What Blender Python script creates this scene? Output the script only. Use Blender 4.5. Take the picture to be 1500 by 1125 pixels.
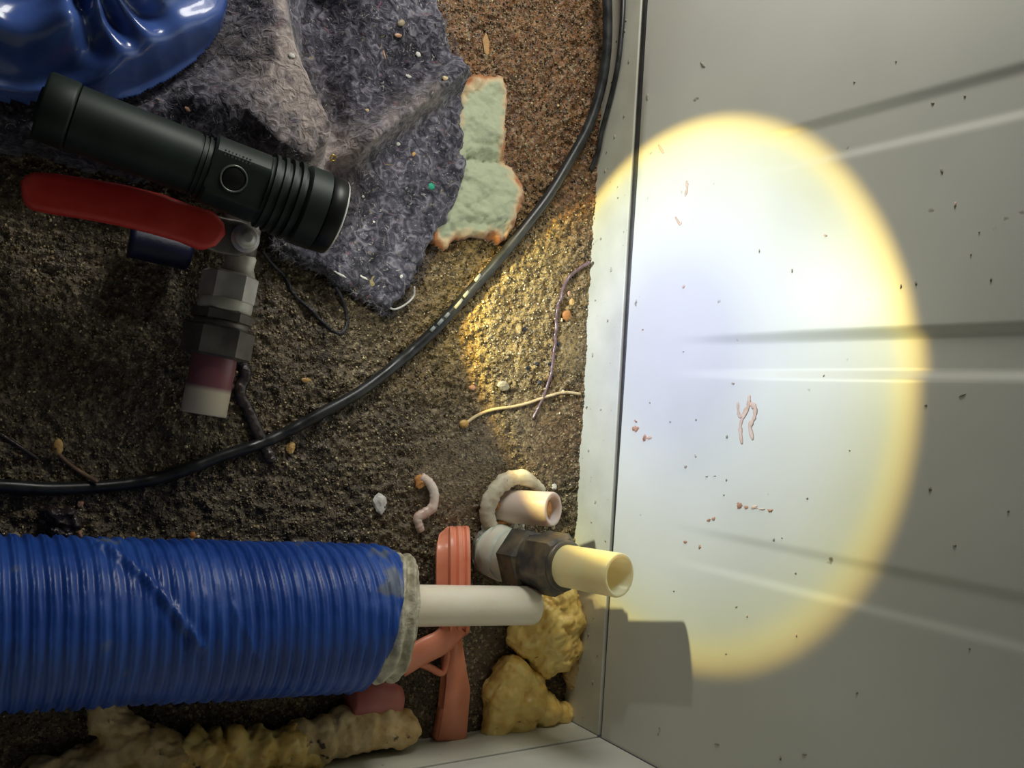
import bpy, bmesh, math, random
import numpy as np
from mathutils import Vector, Matrix, Euler, noise as mnoise

random.seed(7)
rng = np.random.default_rng(7)
scene = bpy.context.scene
for o in list(bpy.data.objects):
    bpy.data.objects.remove(o, do_unlink=True)
COL = scene.collection

# ------------------------------------------------------------------ camera, world, light, exposure
CAM_H = 0.5
FPX = 1375.2
XW, YB, HP = 0.3722, -0.2024, 0.0369      # right wall plane, front wall plane, plinth height
def rotm(rx, ry, rz):
    return Matrix.Rotation(rz, 3, 'Z') @ Matrix.Rotation(ry, 3, 'Y') @ Matrix.Rotation(rx, 3, 'X')
RCAM = rotm(-0.01548107, -0.56371066, 0.07197537)
cam_data = bpy.data.cameras.new('camera')
cam = bpy.data.objects.new('camera', cam_data); COL.objects.link(cam)
cam_data.sensor_width = 36; cam_data.lens = 36 * FPX / 1500
cam_data.clip_start = 0.01
cam.matrix_world = Matrix.Translation((0, 0, CAM_H)) @ RCAM.to_4x4()
scene.camera = cam

scene.view_settings.view_transform = 'Standard'
scene.view_settings.look = 'None'
scene.view_settings.gamma = 1
scene.view_settings.use_curve_mapping = False
scene.view_settings.exposure = 0.0

world = bpy.data.worlds.new('world'); scene.world = world
world.use_nodes = True
world.node_tree.nodes['Background'].inputs[0].default_value = (0.93, 0.97, 1.0, 1)
world.node_tree.nodes['Background'].inputs[1].default_value = 0.028

# unseen soft light added at the upper right, leaving left-facing sides dark
fill = bpy.data.lights.new('added_fill', 'AREA'); fill.shape = 'RECTANGLE'
fill.size = 0.14; fill.size_y = 0.14; fill.energy = 1.25; fill.color = (1.0, 0.97, 0.9)
fill_o = bpy.data.objects.new('added_fill', fill); COL.objects.link(fill_o)
fill_o.location = (0.25, 0.44, 0.27)
fill_o.rotation_euler = (Vector((0.20, 0.0, 0.0)) - fill_o.location).to_track_quat('-Z', 'Y').to_euler()

# the lit torch: position and axis
TAZ, TEL = math.radians(-12.5), math.radians(4.6)
TD = Vector((math.cos(TAZ) * math.cos(TEL), math.sin(TAZ) * math.cos(TEL), math.sin(TEL)))
TORCH = Vector((0.1640, 0.0862, 0.068))
def torch_light():
    l = bpy.data.lights.new('torch_beam', 'SPOT')
    l.energy = 2.95; l.spot_size = math.radians(150); l.spot_blend = 0.3; l.shadow_soft_size = 0.004
    l.use_nodes = True
    nt = l.node_tree; N = nt.nodes; L = nt.links
    em = N['Emission']
    tc = N.new('ShaderNodeTexCoord'); sx = N.new('ShaderNodeSeparateXYZ')
    L.new(tc.outputs['Normal'], sx.inputs[0])
    ab = N.new('ShaderNodeMath'); ab.operation = 'ABSOLUTE'; L.new(sx.outputs[2], ab.inputs[0])
    ac = N.new('ShaderNodeMath'); ac.operation = 'ARCCOSINE'; L.new(ab.outputs[0], ac.inputs[0])
    dv = N.new('ShaderNodeMath'); dv.operation = 'DIVIDE'; L.new(ac.outputs[0], dv.inputs[0])
    dv.inputs[1].default_value = math.radians(35.2) * 1.25
    # how the reflector and lens throw the beam: cool core, warm rim, weak spill
    cr = N.new('ShaderNodeValToRGB'); L.new(dv.outputs[0], cr.inputs[0])
    e = cr.color_ramp.elements
    stops = [(0.0, (.54, .57, .84)), (.26, (.57, .62, .86)), (.44, (.74, .81, .92)), (.64, (.84, .90, .85)), (.735, (.98, 1.0, .70)),
             (.770, (1.35, 1.18, .46)), (.797, (1.15, .80, .22)), (.812, (.10, .10, .08)), (.90, (.085, .09, .07)), (1.0, (.07, .07, .06))]
    e[0].position, e[0].color = stops[0][0], (*stops[0][1], 1)
    e[1].position, e[1].color = stops[-1][0], (*stops[-1][1], 1)
    for p, c in stops[1:-1]:
        k = e.new(p); k.color = (*c, 1)
    L.new(cr.outputs[0], em.inputs[0])
    em.inputs[1].default_value = 1.0
    o = bpy.data.objects.new('torch_beam', l); COL.objects.link(o)
    o.location = TORCH + TD * 0.0035
    o.rotation_euler = TD.to_track_quat('-Z', 'Y').to_euler()
torch_light()

# ------------------------------------------------------------------ helpers
def ray(px, py):
    return RCAM @ Vector(((px - 750) / FPX, -(py - 562.5) / FPX, -1.0))
def at(px, py, z=0.0):                      # the point of height z that stands at this place of the photograph
    d = ray(px, py)
    return Vector((0, 0, CAM_H)) + d * ((z - CAM_H) / d.z)
def onwall(px, py, off=0.0):
    d = ray(px, py)
    return Vector((0, 0, CAM_H)) + d * ((XW - off) / d.x)

def new_mat(name):
    m = bpy.data.materials.new(name); m.use_nodes = True
    return m, m.node_tree, m.node_tree.nodes['Principled BSDF']
def setin(b, **k):
    names = dict(color='Base Color', rough='Roughness', metal='Metallic', trans='Transmission Weight', ior='IOR', sss='Subsurface Weight',
                 ssr='Subsurface Radius', sss_scale='Subsurface Scale', coat='Coat Weight', coat_rough='Coat Roughness', spec='Specular IOR Level',
                 sheen='Sheen Weight', emi='Emission Color', emis='Emission Strength')
    for a, v in k.items():
        if a == 'color' and len(v) == 3: v = (*v, 1)
        b.inputs[names[a]].default_value = v
def mottled(name, c1, c2, scale=60, rough=.5, metal=0, bump=.2, bscale=400, bdist=.001, detail=5, lo=.35, hi=.65, rough2=None,
            spots=None, spot_scale=200, spot_lo=.68, **k):
    """two colours mixed by noise, optional darker specks, fine bump"""
    m, nt, b = new_mat(name); N, L = nt.nodes, nt.links
    tc = N.new('ShaderNodeTexCoord')
    n = N.new('ShaderNodeTexNoise'); n.inputs['Scale'].default_value = scale; n.inputs['Detail'].default_value = detail
    L.new(tc.outputs['Object'], n.inputs['Vector'])
    r = N.new('ShaderNodeValToRGB'); r.color_ramp.elements[0].position = lo; r.color_ramp.elements[1].position = hi
    r.color_ramp.elements[0].color = (*c1, 1); r.color_ramp.elements[1].color = (*c2, 1)
    L.new(n.outputs['Fac'], r.inputs[0])
    col = r.outputs[0]
    if spots:
        n2 = N.new('ShaderNodeTexNoise'); n2.inputs['Scale'].default_value = spot_scale; n2.inputs['Detail'].default_value = 3
        L.new(tc.outputs['Object'], n2.inputs['Vector'])
        mr = N.new('ShaderNodeMapRange'); mr.inputs['From Min'].default_value = spot_lo; mr.inputs['From Max'].default_value = spot_lo + .05
        L.new(n2.outputs['Fac'], mr.inputs['Value'])
        mx = N.new('ShaderNodeMix'); mx.data_type = 'RGBA'; L.new(mr.outputs[0], mx.inputs['Factor'])
        L.new(col, mx.inputs['A']); mx.inputs['B'].default_value = (*spots, 1); col = mx.outputs['Result']
    L.new(col, b.inputs['Base Color'])
    setin(b, rough=rough, metal=metal, **k)
    if rough2 is not None:
        mr = N.new('ShaderNodeMapRange'); mr.inputs['To Min'].default_value = rough; mr.inputs['To Max'].default_value = rough2
        mr.inputs['From Min'].default_value = .35; mr.inputs['From Max'].default_value = .65
        L.new(n.outputs['Fac'], mr.inputs['Value']); L.new(mr.outputs[0], b.inputs['Roughness'])
    if bump:
        nb = N.new('ShaderNodeTexNoise'); nb.inputs['Scale'].default_value = bscale; nb.inputs['Detail'].default_value = 6
        L.new(tc.outputs['Object'], nb.inputs['Vector'])
        bp = N.new('ShaderNodeBump'); bp.inputs['Strength'].default_value = bump; bp.inputs['Distance'].default_value = bdist
        L.new(nb.outputs['Fac'], bp.inputs['Height']); L.new(bp.outputs[0], b.inputs['Normal'])
    return m

def tag(o, label=None, cat=None, group=None, kind=None):
    if label: o['label'] = label
    if cat: o['category'] = cat
    if group: o['group'] = group
    if kind: o['kind'] = kind
    return o
def empty(name, loc, label, cat, group=None):
    o = bpy.data.objects.new(name, None); COL.objects.link(o); o.location = loc
    o.empty_display_size = .01
    bpy.context.view_layer.update()
    return tag(o, label, cat, group)
def link(name, me, mat, parent=None, smooth=True, loc=None):
    """world-space mesh -> object; origin moved to loc or parent origin"""
    o = bpy.data.objects.new(name, me); COL.objects.link(o)
    if mat and not me.materials: me.materials.append(mat)
    if smooth: me.polygons.foreach_set('use_smooth', [True] * len(me.polygons))
    if parent is not None:
        o.parent = parent
        M = parent.matrix_world.copy()
        if parent.parent is not None and parent.matrix_world == Matrix.Identity(4): pass
        o.matrix_parent_inverse = Matrix.Identity(4)
        me.transform(M.inverted())
    elif loc is not None:
        me.transform(Matrix.Translation(-Vector(loc))); o.location = loc
    bpy.context.view_layer.update()
    return o
def bm_obj(name, bm, mat, parent=None, smooth=True, loc=None):
    me = bpy.data.meshes.new(name); bmesh.ops.recalc_face_normals(bm, faces=bm.faces[:]); bm.to_mesh(me); bm.free()
    return link(name, me, mat, parent, smooth, loc)
def np_obj(name, V, F, mat, parent=None, smooth=True, loc=None, attr=None):
    me = bpy.data.meshes.new(name)
    V = np.asarray(V, np.float32); F = np.asarray(F, np.int32)
    me.vertices.add(len(V)); me.vertices.foreach_set('co', V.ravel())
    k = F.shape[1]
    me.loops.add(F.size); me.loops.foreach_set('vertex_index', F.ravel())
    me.polygons.add(len(F)); me.polygons.foreach_set('loop_start', np.arange(0, F.size, k, dtype=np.int32))
    me.update(calc_edges=True); me.validate()
    if attr:
        for an, av in attr.items():
            a = me.attributes.new(an, 'FLOAT', 'POINT'); a.data.foreach_set('value', np.asarray(av, np.float32))
    return link(name, me, mat, parent, smooth, loc)

def frame_from(d, up=Vector((0, 0, 1))):
    d = d.normalized()
    x = up.cross(d)
    if x.length < 1e-4: x = Vector((1, 0, 0)).cross(d)
    x.normalize(); y = d.cross(x)
    return x, y, d
def lathe(bm, p, d, prof, n=32, rot=0.0, close=True, up=Vector((0, 0, 1))):
    """profile [(t, r), ...] turned about the axis p + t*d"""
    x, y, d = frame_from(d, up); rings = []
    for t, r in prof:
        if r < 1e-6: rings.append([bm.verts.new(p + d * t)])
        else: rings.append([bm.verts.new(p + d * t + (x * math.cos(a) + y * math.sin(a)) * r)
                            for a in (rot + 2 * math.pi * i / n for i in range(n))])
    for a, b in zip(rings, rings[1:]):
        for i in range(n):
            q = [a[i % len(a)], a[(i + 1) % len(a)], b[(i + 1) % len(b)], b[i % len(b)]]
            q2 = []
            for v in q:
                if v not in q2: q2.append(v)
            if len(q2) >= 3: bm.faces.new(q2)
    if close:
        for r in (rings[0], rings[-1]):
            if len(r) > 2: bm.faces.new(r)
    return bm
def smooth_path(pts, n=8, closed=False):
    """Catmull-Rom"""
    P = [Vector(p) for p in pts]; out = []
    for i in range(len(P) - 1):
        a = P[i - 1] if i else P[0] * 2 - P[1]
        b, c = P[i], P[i + 1]
        d = P[i + 2] if i + 2 < len(P) else P[-1] * 2 - P[-2]
        for k in range(n):
            t = k / n
            out.append(.5 * ((2 * b) + (c - a) * t + (2 * a - 5 * b + 4 * c - d) * t * t + (3 * b - a - 3 * c + d) * t ** 3))
    out.append(P[-1]); return out
def sweep(bm, pts, r, n=12, flat=None, cap=True, up=Vector((0, 0, 1))):
    """tube along pts; r a number or list; flat=(w,h) factors for an oval section"""
    rings = []; m = len(pts)
    for i, p in enumerate(pts):
        d = pts[min(i + 1, m - 1)] - pts[max(i - 1, 0)]
        x, y, _ = frame_from(d, up)
        rr = r[i] if hasattr(r, '__len__') else r
        fw, fh = flat if flat else (1, 1)
        rings.append([bm.verts.new(p + x * (math.cos(a) * rr * fw) + y * (math.sin(a) * rr * fh)) for a in (2 * math.pi * k / n for k in range(n))])
    for a, b in zip(rings, rings[1:]):
        for k in range(n): bm.faces.new((a[k], a[(k + 1) % n], b[(k + 1) % n], b[k]))
    if cap: bm.faces.new(rings[0]); bm.faces.new(rings[-1])
    return bm
def box(bm, lo, hi, bev=0.0):
    g = bmesh.ops.create_cube(bm, size=1)['verts']
    for v in g:
        v.co = Vector([lo[k] + (v.co[k] + .5) * (hi[k] - lo[k]) for k in range(3)])
    if bev:
        ed = list({e for v in g for e in v.link_edges})
        bmesh.ops.bevel(bm, geom=ed, offset=bev, segments=2, affect='EDGES', profile=.5)
    return bm

# value noise on numpy arrays
_T = rng.random((64, 64, 4))
def vnoise(x, y, s, ch=0):
    u, v = x * s, y * s
    i, j = np.floor(u).astype(int), np.floor(v).astype(int); fu, fv = u - i, v - j
    fu = fu * fu * (3 - 2 * fu); fv = fv * fv * (3 - 2 * fv)
    T = _T[:, :, ch]
    a, b = T[i % 64, j % 64], T[(i + 1) % 64, j % 64]; c, d = T[i % 64, (j + 1) % 64], T[(i + 1) % 64, (j + 1) % 64]
    return (a * (1 - fu) + b * fu) * (1 - fv) + (c * (1 - fu) + d * fu) * fv - .5
def fbm(x, y, s, o=4, ch=0, g=.5):
    r, a = 0, 1
    for k in range(o):
        r = r + a * vnoise(x + 3.1 * k, y - 1.7 * k, s, (ch + k) % 4); s *= 2.03; a *= g
    return r
def sdist(x, y, poly):
    """signed distance to polygon, + inside"""
    P = np.array([(p[0], p[1]) for p in poly]); Q = np.roll(P, -1, 0)
    best = np.full(x.shape, 1e9); ins = np.zeros(x.shape, bool)
    for (ax, ay), (bx, by) in zip(P, Q):
        dx, dy = bx - ax, by - ay
        t = np.clip(((x - ax) * dx + (y - ay) * dy) / (dx * dx + dy * dy + 1e-12), 0, 1)
        best = np.minimum(best, np.hypot(x - ax - t * dx, y - ay - t * dy))
        c = ((ay > y) != (by > y)) & (x < (bx - ax) * (y - ay) / (by - ay + 1e-15) + ax)
        ins ^= c
    return np.where(ins, best, -best)
def segdist(x, y, line):
    """distance to polyline and parameter along it"""
    best = np.full(x.shape, 1e9); par = np.zeros(x.shape); n = len(line) - 1
    for k in range(n):
        ax, ay = line[k][0], line[k][1]; dx, dy = line[k + 1][0] - ax, line[k + 1][1] - ay
        t = np.clip(((x - ax) * dx + (y - ay) * dy) / (dx * dx + dy * dy + 1e-12), 0, 1)
        d = np.hypot(x - ax - t * dx, y - ay - t * dy)
        m = d < best; best = np.where(m, d, best); par = np.where(m, (k + t) / n, par)
    return best, par
def sheet(name, poly, res, hfun, mat, parent=None, edge_noise=.0015, thick=.004, base=.0006, loc=None, extra=None, pale=None):
    """closed soft sheet: top surface hfun(x,y,edge), rolled edge, skirt down to base"""
    P = np.array([(p[0], p[1]) for p in poly])
    x0, y0 = P.min(0) - res * 2; x1, y1 = P.max(0) + res * 2
    nx, ny = int((x1 - x0) / res) + 1, int((y1 - y0) / res) + 1
    X, Y = np.meshgrid(np.linspace(x0, x1, nx), np.linspace(y0, y1, ny), indexing='ij')
    D = sdist(X, Y, poly) + edge_noise * 2 * fbm(X, Y, 180, 3, 1)
    top = hfun(X, Y, np.maximum(D, 0))
    e = np.clip(D / thick, 0, 1)
    Z = np.maximum(base + (top - base) * np.sqrt(1 - (1 - e) ** 2), base)
    m = D > 0
    idx = -np.ones(X.shape, int)
    q = m[:-1, :-1] & m[1:, :-1] & m[1:, 1:] & m[:-1, 1:]
    used = np.zeros(X.shape, bool)
    used[:-1, :-1] |= q; used[1:, :-1] |= q; used[1:, 1:] |= q; used[:-1, 1:] |= q
    idx[used] = np.arange(used.sum()); n = used.sum()
    V = np.stack([X[used], Y[used], Z[used]], 1)
    I, J = np.nonzero(q)
    F = np.stack([idx[I, J], idx[I + 1, J], idx[I + 1, J + 1], idx[I, J + 1]], 1)
    Fb = F[:, ::-1] + n
    Vb = V.copy(); Vb[:, 2] = base * .5 if not extra else np.maximum(base * .5, V[:, 2] - extra)
    sk = []
    qq = np.pad(q, 1)
    for di, dj, a, b in ((-1, 0, (0, 1), (0, 0)), (1, 0, (1, 0), (1, 1)), (0, -1, (0, 0), (1, 0)), (0, 1, (1, 1), (0, 1))):
        nb = qq[1 + I + di, 1 + J + dj]
        k = ~nb
        A = idx[I[k] + a[0], J[k] + a[1]]; B = idx[I[k] + b[0], J[k] + b[1]]
        sk.append(np.stack([B, A, A + n, B + n], 1))
    F = np.vstack([F, Fb] + sk)
    at_ = np.concatenate([np.maximum(D[used], 0)] * 2)
    A_ = {'edge': at_}
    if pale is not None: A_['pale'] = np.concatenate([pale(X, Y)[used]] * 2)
    return np_obj(name, np.vstack([V, Vb]), F, mat, parent, True, loc, A_)

def blob(name, parts, mat, voxel=.0016, disp=.0015, nscale=220, parent=None, loc=None, drip=0.0, smooth_it=2, floor=True):
    """union of ellipsoids (centre, radii) remeshed into one skin, roughened"""
    bm = bmesh.new()
    for c, r in parts:
        M = Matrix.Translation(c) @ Matrix.Diagonal((*((r, r, r) if isinstance(r, (int, float)) else r), 1))
        bmesh.ops.create_icosphere(bm, subdivisions=3, radius=1, matrix=M)
    me = bpy.data.meshes.new('tmp'); bm.to_mesh(me); bm.free()
    o = bpy.data.objects.new('tmp', me); COL.objects.link(o)
    md = o.modifiers.new('r', 'REMESH'); md.mode = 'VOXEL'; md.voxel_size = voxel
    ms = o.modifiers.new('s', 'SMOOTH'); ms.iterations = smooth_it
    dg = bpy.context.evaluated_depsgraph_get()
    out = bpy.data.meshes.new_from_object(o.evaluated_get(dg))
    bpy.data.objects.remove(o)
    nv = len(out.vertices); co = np.empty(nv * 3, np.float32); no = np.empty(nv * 3, np.float32)
    out.vertices.foreach_get('co', co); out.vertices.foreach_get('normal', no)
    co = co.reshape(-1, 3); no = no.reshape(-1, 3)
    x, y, z = co[:, 0], co[:, 1], co[:, 2]
    n = fbm(x + z * .7, y - z * .6, nscale * .35, 5, 0, .6) * 2 - 1.2 * np.maximum(0, vnoise(x - z, y + z, nscale * 1.4, 2) - .18) * 3
    if drip: n = n + drip * np.sin(x * 420 + 9 * vnoise(x, y, 60, 1)) * (1 - np.abs(no[:, 2]) * .5)
    co = co + no * (n * disp)[:, None]
    if floor: co[:, 2] = np.maximum(co[:, 2], .0003)
    out.vertices.foreach_set('co', co.ravel().astype(np.float32)); out.update()
    return link(name, out, mat, parent, True, loc)

# ------------------------------------------------------------------ materials
def floor_mat():
    m, nt, b = new_mat('wet_concrete'); N, L = nt.nodes, nt.links
    tc = N.new('ShaderNodeTexCoord')
    def noise(s, d=6, w=None):
        n = N.new('ShaderNodeTexNoise'); n.inputs['Scale'].default_value = s; n.inputs['Detail'].default_value = d
        L.new(tc.outputs['Object'], n.inputs['Vector']); return n.outputs['Fac']
    def mix(f, a, c):
        x = N.new('ShaderNodeMix'); x.data_type = 'RGBA'
        L.new(f, x.inputs['Factor'])
        for s, v in (('A', a), ('B', c)):
            if isinstance(v, tuple): x.inputs[s].default_value = (*v, 1)
            else: L.new(v, x.inputs[s])
        return x.outputs['Result']
    def rng_(f, lo, hi, tmin=0, tmax=1):
        r = N.new('ShaderNodeMapRange'); r.inputs['From Min'].default_value = lo; r.inputs['From Max'].default_value = hi
        r.inputs['To Min'].default_value = tmin; r.inputs['To Max'].default_value = tmax
        L.new(f, r.inputs['Value']); return r.outputs[0]
    big = noise(14, 5)
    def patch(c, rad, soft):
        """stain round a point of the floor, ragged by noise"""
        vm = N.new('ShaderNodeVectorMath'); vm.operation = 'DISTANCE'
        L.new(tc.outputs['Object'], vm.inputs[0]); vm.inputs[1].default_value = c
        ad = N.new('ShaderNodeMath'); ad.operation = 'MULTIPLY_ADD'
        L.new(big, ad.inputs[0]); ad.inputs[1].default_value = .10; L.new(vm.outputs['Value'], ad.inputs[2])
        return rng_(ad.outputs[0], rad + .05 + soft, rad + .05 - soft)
    c = mix(rng_(noise(40), .35, .65), (.060, .044, .027), (.13, .095, .052))
    c = mix(patch(tuple(at(780, 120)), .13, .05), c, mix(rng_(noise(90), .4, .6), (.15, .062, .022), (.27, .125, .045)))
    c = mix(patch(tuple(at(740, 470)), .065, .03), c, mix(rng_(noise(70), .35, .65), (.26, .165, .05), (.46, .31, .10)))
    c = mix(patch(tuple(at(700, 690)), .05, .02), c, (.17, .125, .075))
    c = mix(patch(tuple(at(845, 620)), .012, .03), c, (.20, .10, .04))
    # lighter and darker sand grains in the cement
    vo = N.new('ShaderNodeTexVoronoi'); vo.inputs['Scale'].default_value = 700; L.new(tc.outputs['Object'], vo.inputs['Vector'])
    sep = N.new('ShaderNodeSeparateColor'); L.new(vo.outputs['Color'], sep.inputs[0])
    c = mix(rng_(sep.outputs[0], .72, .95, 0, .75), c, (.36, .29, .17))
    c = mix(rng_(sep.outputs[1], .6, .9, 0, .7), c, (.025, .018, .012))
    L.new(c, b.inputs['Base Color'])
    L.new(rng_(noise(25), .35, .65, .22, .6), b.inputs['Roughness'])
    bp = N.new('ShaderNodeBump'); bp.inputs['Strength'].default_value = .9; bp.inputs['Distance'].default_value = .0009
    L.new(noise(900, 4), bp.inputs['Height'])
    bp2 = N.new('ShaderNodeBump'); bp2.inputs['Strength'].default_value = .5; bp2.inputs['Distance'].default_value = .0006
    L.new(vo.outputs['Distance'], bp2.inputs['Height']); L.new(bp.outputs[0], bp2.inputs['Normal'])
    L.new(bp2.outputs[0], b.inputs['Normal'])
    return m
def grain_mat():
    m, nt, b = new_mat('sand_grain'); N, L = nt.nodes, nt.links
    a = N.new('ShaderNodeAttribute'); a.attribute_name = 'tone'
    r = N.new('ShaderNodeValToRGB'); e = r.color_ramp.elements
    e[0].color = (.03, .022, .014, 1); e[1].color = (.75, .62, .36, 1)
    for p, c in ((.35, (.10, .07, .035)), (.65, (.25, .19, .10)), (.85, (.43, .34, .18))): e.new(p).color = (*c, 1)
    L.new(a.outputs['Fac'], r.inputs[0]); L.new(r.outputs[0], b.inputs['Base Color']); setin(b, rough=.16, spec=.7)
    return m
def painted_mat():
    m = mottled('off_white_painted_sheet', (.58, .59, .53), (.64, .65, .59), scale=9, rough=.34, rough2=.46, bump=.08, bscale=120, bdist=.0004,
                spots=(.22, .19, .13), spot_scale=85, spot_lo=.735)
    return m
M = {}
M['floor'] = floor_mat(); M['grain'] = grain_mat(); M['paint'] = painted_mat()
M['plinth'] = mottled('plinth_painted_sheet', (.50, .50, .42), (.60, .60, .51), scale=30, rough=.42, bump=.2, bscale=300, bdist=.0005, spots=(.12, .09, .05), spot_scale=230, spot_lo=.71)
def translucent(m, f, col):
    nt = m.node_tree; N, L = nt.nodes, nt.links; b = N['Principled BSDF']; out = [n for n in N if n.type == 'OUTPUT_MATERIAL'][0]
    tr = N.new('ShaderNodeBsdfTranslucent'); tr.inputs[0].default_value = (*col, 1); mx = N.new('ShaderNodeMixShader'); mx.inputs[0].default_value = f
    L.new(b.outputs[0], mx.inputs[1]); L.new(tr.outputs[0], mx.inputs[2]); L.new(mx.outputs[0], out.inputs['Surface'])
M['rubber'] = mottled('black_rubber', (.018, .018, .018), (.04, .04, .04), rough=.55, bump=.2)
M['cable'] = mottled('black_cable_jacket', (.012, .013, .014), (.03, .032, .034), scale=120, rough=.30, rough2=.42, bump=.15, bscale=500, bdist=.0003)
M['print'] = mottled('faded_cable_print', (.22, .25, .25), (.42, .44, .42), rough=.6, bump=0)
M['blue_sheet'] = mottled('glossy_blue_plastic', (.04, .085, .30), (.075, .15, .46), scale=25, rough=.2, rough2=.32, bump=.15, bscale=120, coat=.3)
M['tape'] = mottled('blue_vinyl_tape', (.010, .050, .27), (.020, .085, .38), scale=30, rough=.34, rough2=.48, bump=.25, bscale=350, bdist=.0006,
                    spots=(.12, .15, .22), spot_scale=30, spot_lo=.64)
M['insul'] = mottled('cream_foam_insulation', (.34, .31, .21), (.72, .68, .54), scale=110, rough=.85, bump=.8, bscale=260, bdist=.002)
M['pbpipe'] = mottled('translucent_white_pipe', (.90, .82, .66), (.94, .88, .74), scale=35, rough=.28, bump=.05, sss=.35, sss_scale=.006, spots=(.4, .3, .2), spot_scale=160, spot_lo=.73)
M['pbpink'] = mottled('pinkish_white_pipe', (.74, .60, .52), (.82, .74, .68), scale=35, rough=.3, bump=.05, sss=.4, sss_scale=.006)
M['pbyellow'] = mottled('yellowed_pipe', (.95, .83, .48), (.97, .92, .68), scale=28, rough=.26, bump=.05, sss=.5, sss_scale=.008)
M['elbow'] = mottled('milky_fitting', (.72, .67, .56), (.80, .76, .67), scale=40, rough=.3, bump=.05, sss=.35, sss_scale=.006)
M['rust'] = mottled('rusty_inside', (.42, .17, .04), (.70, .36, .12), scale=200, rough=.8, bump=.5)
M['nutgrey'] = mottled('dirty_grey_nut', (.050, .056, .060), (.26, .20, .12), scale=60, rough=.38, metal=.25, bump=.3, bscale=260, bdist=.0008, lo=.42, hi=.72)
M['chrome'] = mottled('dull_chromed_brass', (.52, .50, .47), (.74, .71, .67), scale=90, rough=.34, rough2=.5, metal=.6, bump=.15, bscale=500, bdist=.0004)
M['darknut'] = mottled('dark_metal_nut', (.13, .12, .11), (.22, .20, .18), scale=90, rough=.42, metal=.6, bump=.2, bscale=400, bdist=.0004)
M['white_metal'] = mottled('lime_whitened_metal', (.50, .47, .40), (.72, .70, .62), scale=90, rough=.5, metal=.15, bump=.3, bscale=400, bdist=.0006)
M['red'] = mottled('red_vinyl_grip', (.62, .028, .020), (.80, .075, .055), scale=50, rough=.35, rough2=.5, bump=.15, bscale=400, bdist=.0005)
M['navy'] = mottled('navy_tape', (.004, .006, .03), (.006, .010, .05), rough=.5)
M['torch'] = mottled('anodised_dark_green', (.012, .020, .016), (.020, .032, .026), scale=60, rough=.52, metal=.3, bump=.08, bscale=600, bdist=.0002)
M['torch_dark'] = mottled('anodised_black', (.006, .008, .007), (.012, .015, .013), scale=60, rough=.4, metal=.3, bump=0)
M['torch_ring'] = mottled('worn_grey_ring', (.14, .16, .14), (.22, .24, .2), rough=.4, metal=.6, bump=0)
M['steel_rim'] = mottled('bright_lens_rim', (.7, .72, .72), (.8, .82, .82), rough=.25, metal=.5, bump=0)
M['salmon'] = mottled('salmon_plastic', (.80, .26, .15), (.88, .34, .21), scale=40, rough=.3, bump=.05, sss=.15, sss_scale=.004)
M['pinkgrey'] = mottled('dusty_pink_plastic', (.45, .13, .12), (.55, .20, .18), scale=40, rough=.4, bump=.1)
M['foam'] = mottled('wet_yellow_foam', (.84, .54, .13), (.97, .74, .26), scale=90, rough=.22, rough2=.4, bump=.3, coat=.3, bscale=240, bdist=.0016, sss=.15, sss_scale=.005,
                    spots=(.10, .05, .02), spot_scale=120, spot_lo=.68)
M['foam_pale'] = mottled('pale_dirty_foam', (.52, .35, .14), (.76, .60, .33), scale=70, rough=.45, bump=.6, bscale=200, bdist=.0018,
                    spots=(.08, .05, .03), spot_scale=110, spot_lo=.64)
M['shard'] = mottled('pinkish_white_shard', (.62, .42, .34), (.80, .70, .62), scale=120, rough=.3, bump=.2, sss=.2, sss_scale=.004)
M['collar'] = mottled('chalky_broken_collar', (.55, .47, .33), (.75, .70, .56), scale=120, rough=.5, bump=.4, bscale=300, spots=(.25, .12, .05), spot_scale=150, spot_lo=.64)
M['twig'] = mottled('wet_dark_twig', (.012, .008, .007), (.06, .045, .045), scale=200, rough=.25, bump=.8, bscale=300)
M['cord'] = mottled('black_cord', (.008, .008, .01), (.03, .028, .035), scale=400, rough=.4, bump=.6, bscale=900)
M['root'] = mottled('pale_root', (.55, .40, .20), (.72, .58, .33), scale=90, rough=.5, bump=.3)
M['seed'] = mottled('yellow_seed', (.50, .28, .08), (.75, .50, .18), scale=200, rough=.5, bump=.5)
M['purple'] = mottled('purple_brown_wire', (.12, .07, .07), (.20, .13, .14), scale=200, rough=.2, bump=.2)
M['stem'] = mottled('brown_stem', (.10, .06, .035), (.28, .17, .10), scale=200, rough=.5, bump=.6)
M['leaf'] = mottled('tan_leaf_chip', (.42, .24, .09), (.52, .31, .12), rough=.6, bump=.3)
M['stone'] = mottled('grey_pebble', (.30, .25, .16), (.42, .36, .25), scale=200, rough=.45, bump=.4)
M['stone_pink'] = mottled('pinkish_pebble', (.45, .24, .14), (.55, .34, .22), scale=200, rough=.45, bump=.4)
M['stone_white'] = mottled('whitish_chip', (.55, .52, .48), (.75, .73, .70), scale=200, rough=.35, bump=.4)
M['orange'] = mottled('orange_crumb', (.38, .14, .03), (.55, .26, .07), scale=200, rough=.5, bump=.5)
M['stain'] = mottled('dried_brown_stain', (.30, .13, .07), (.50, .30, .20), scale=300, rough=.7, bump=.4)
M['stain_pale'] = mottled('pale_brown_smear', (.55, .38, .28), (.66, .52, .42), scale=300, rough=.7, bump=.3)
M['stain_dark'] = mottled('dark_dirt_fleck', (.27, .25, .19), (.44, .41, .32), scale=300, rough=.8, bump=.3)
M['lint_green'] = mottled('green_lint', (.02, .35, .22), (.04, .45, .30), rough=.6)
M['lint_white'] = mottled('white_lint', (.55, .54, .5), (.75, .74, .7), rough=.8)
M['brass'] = mottled('small_brass_ring', (.45, .33, .08), (.6, .45, .12), rough=.35, metal=.8, bump=0)
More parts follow.
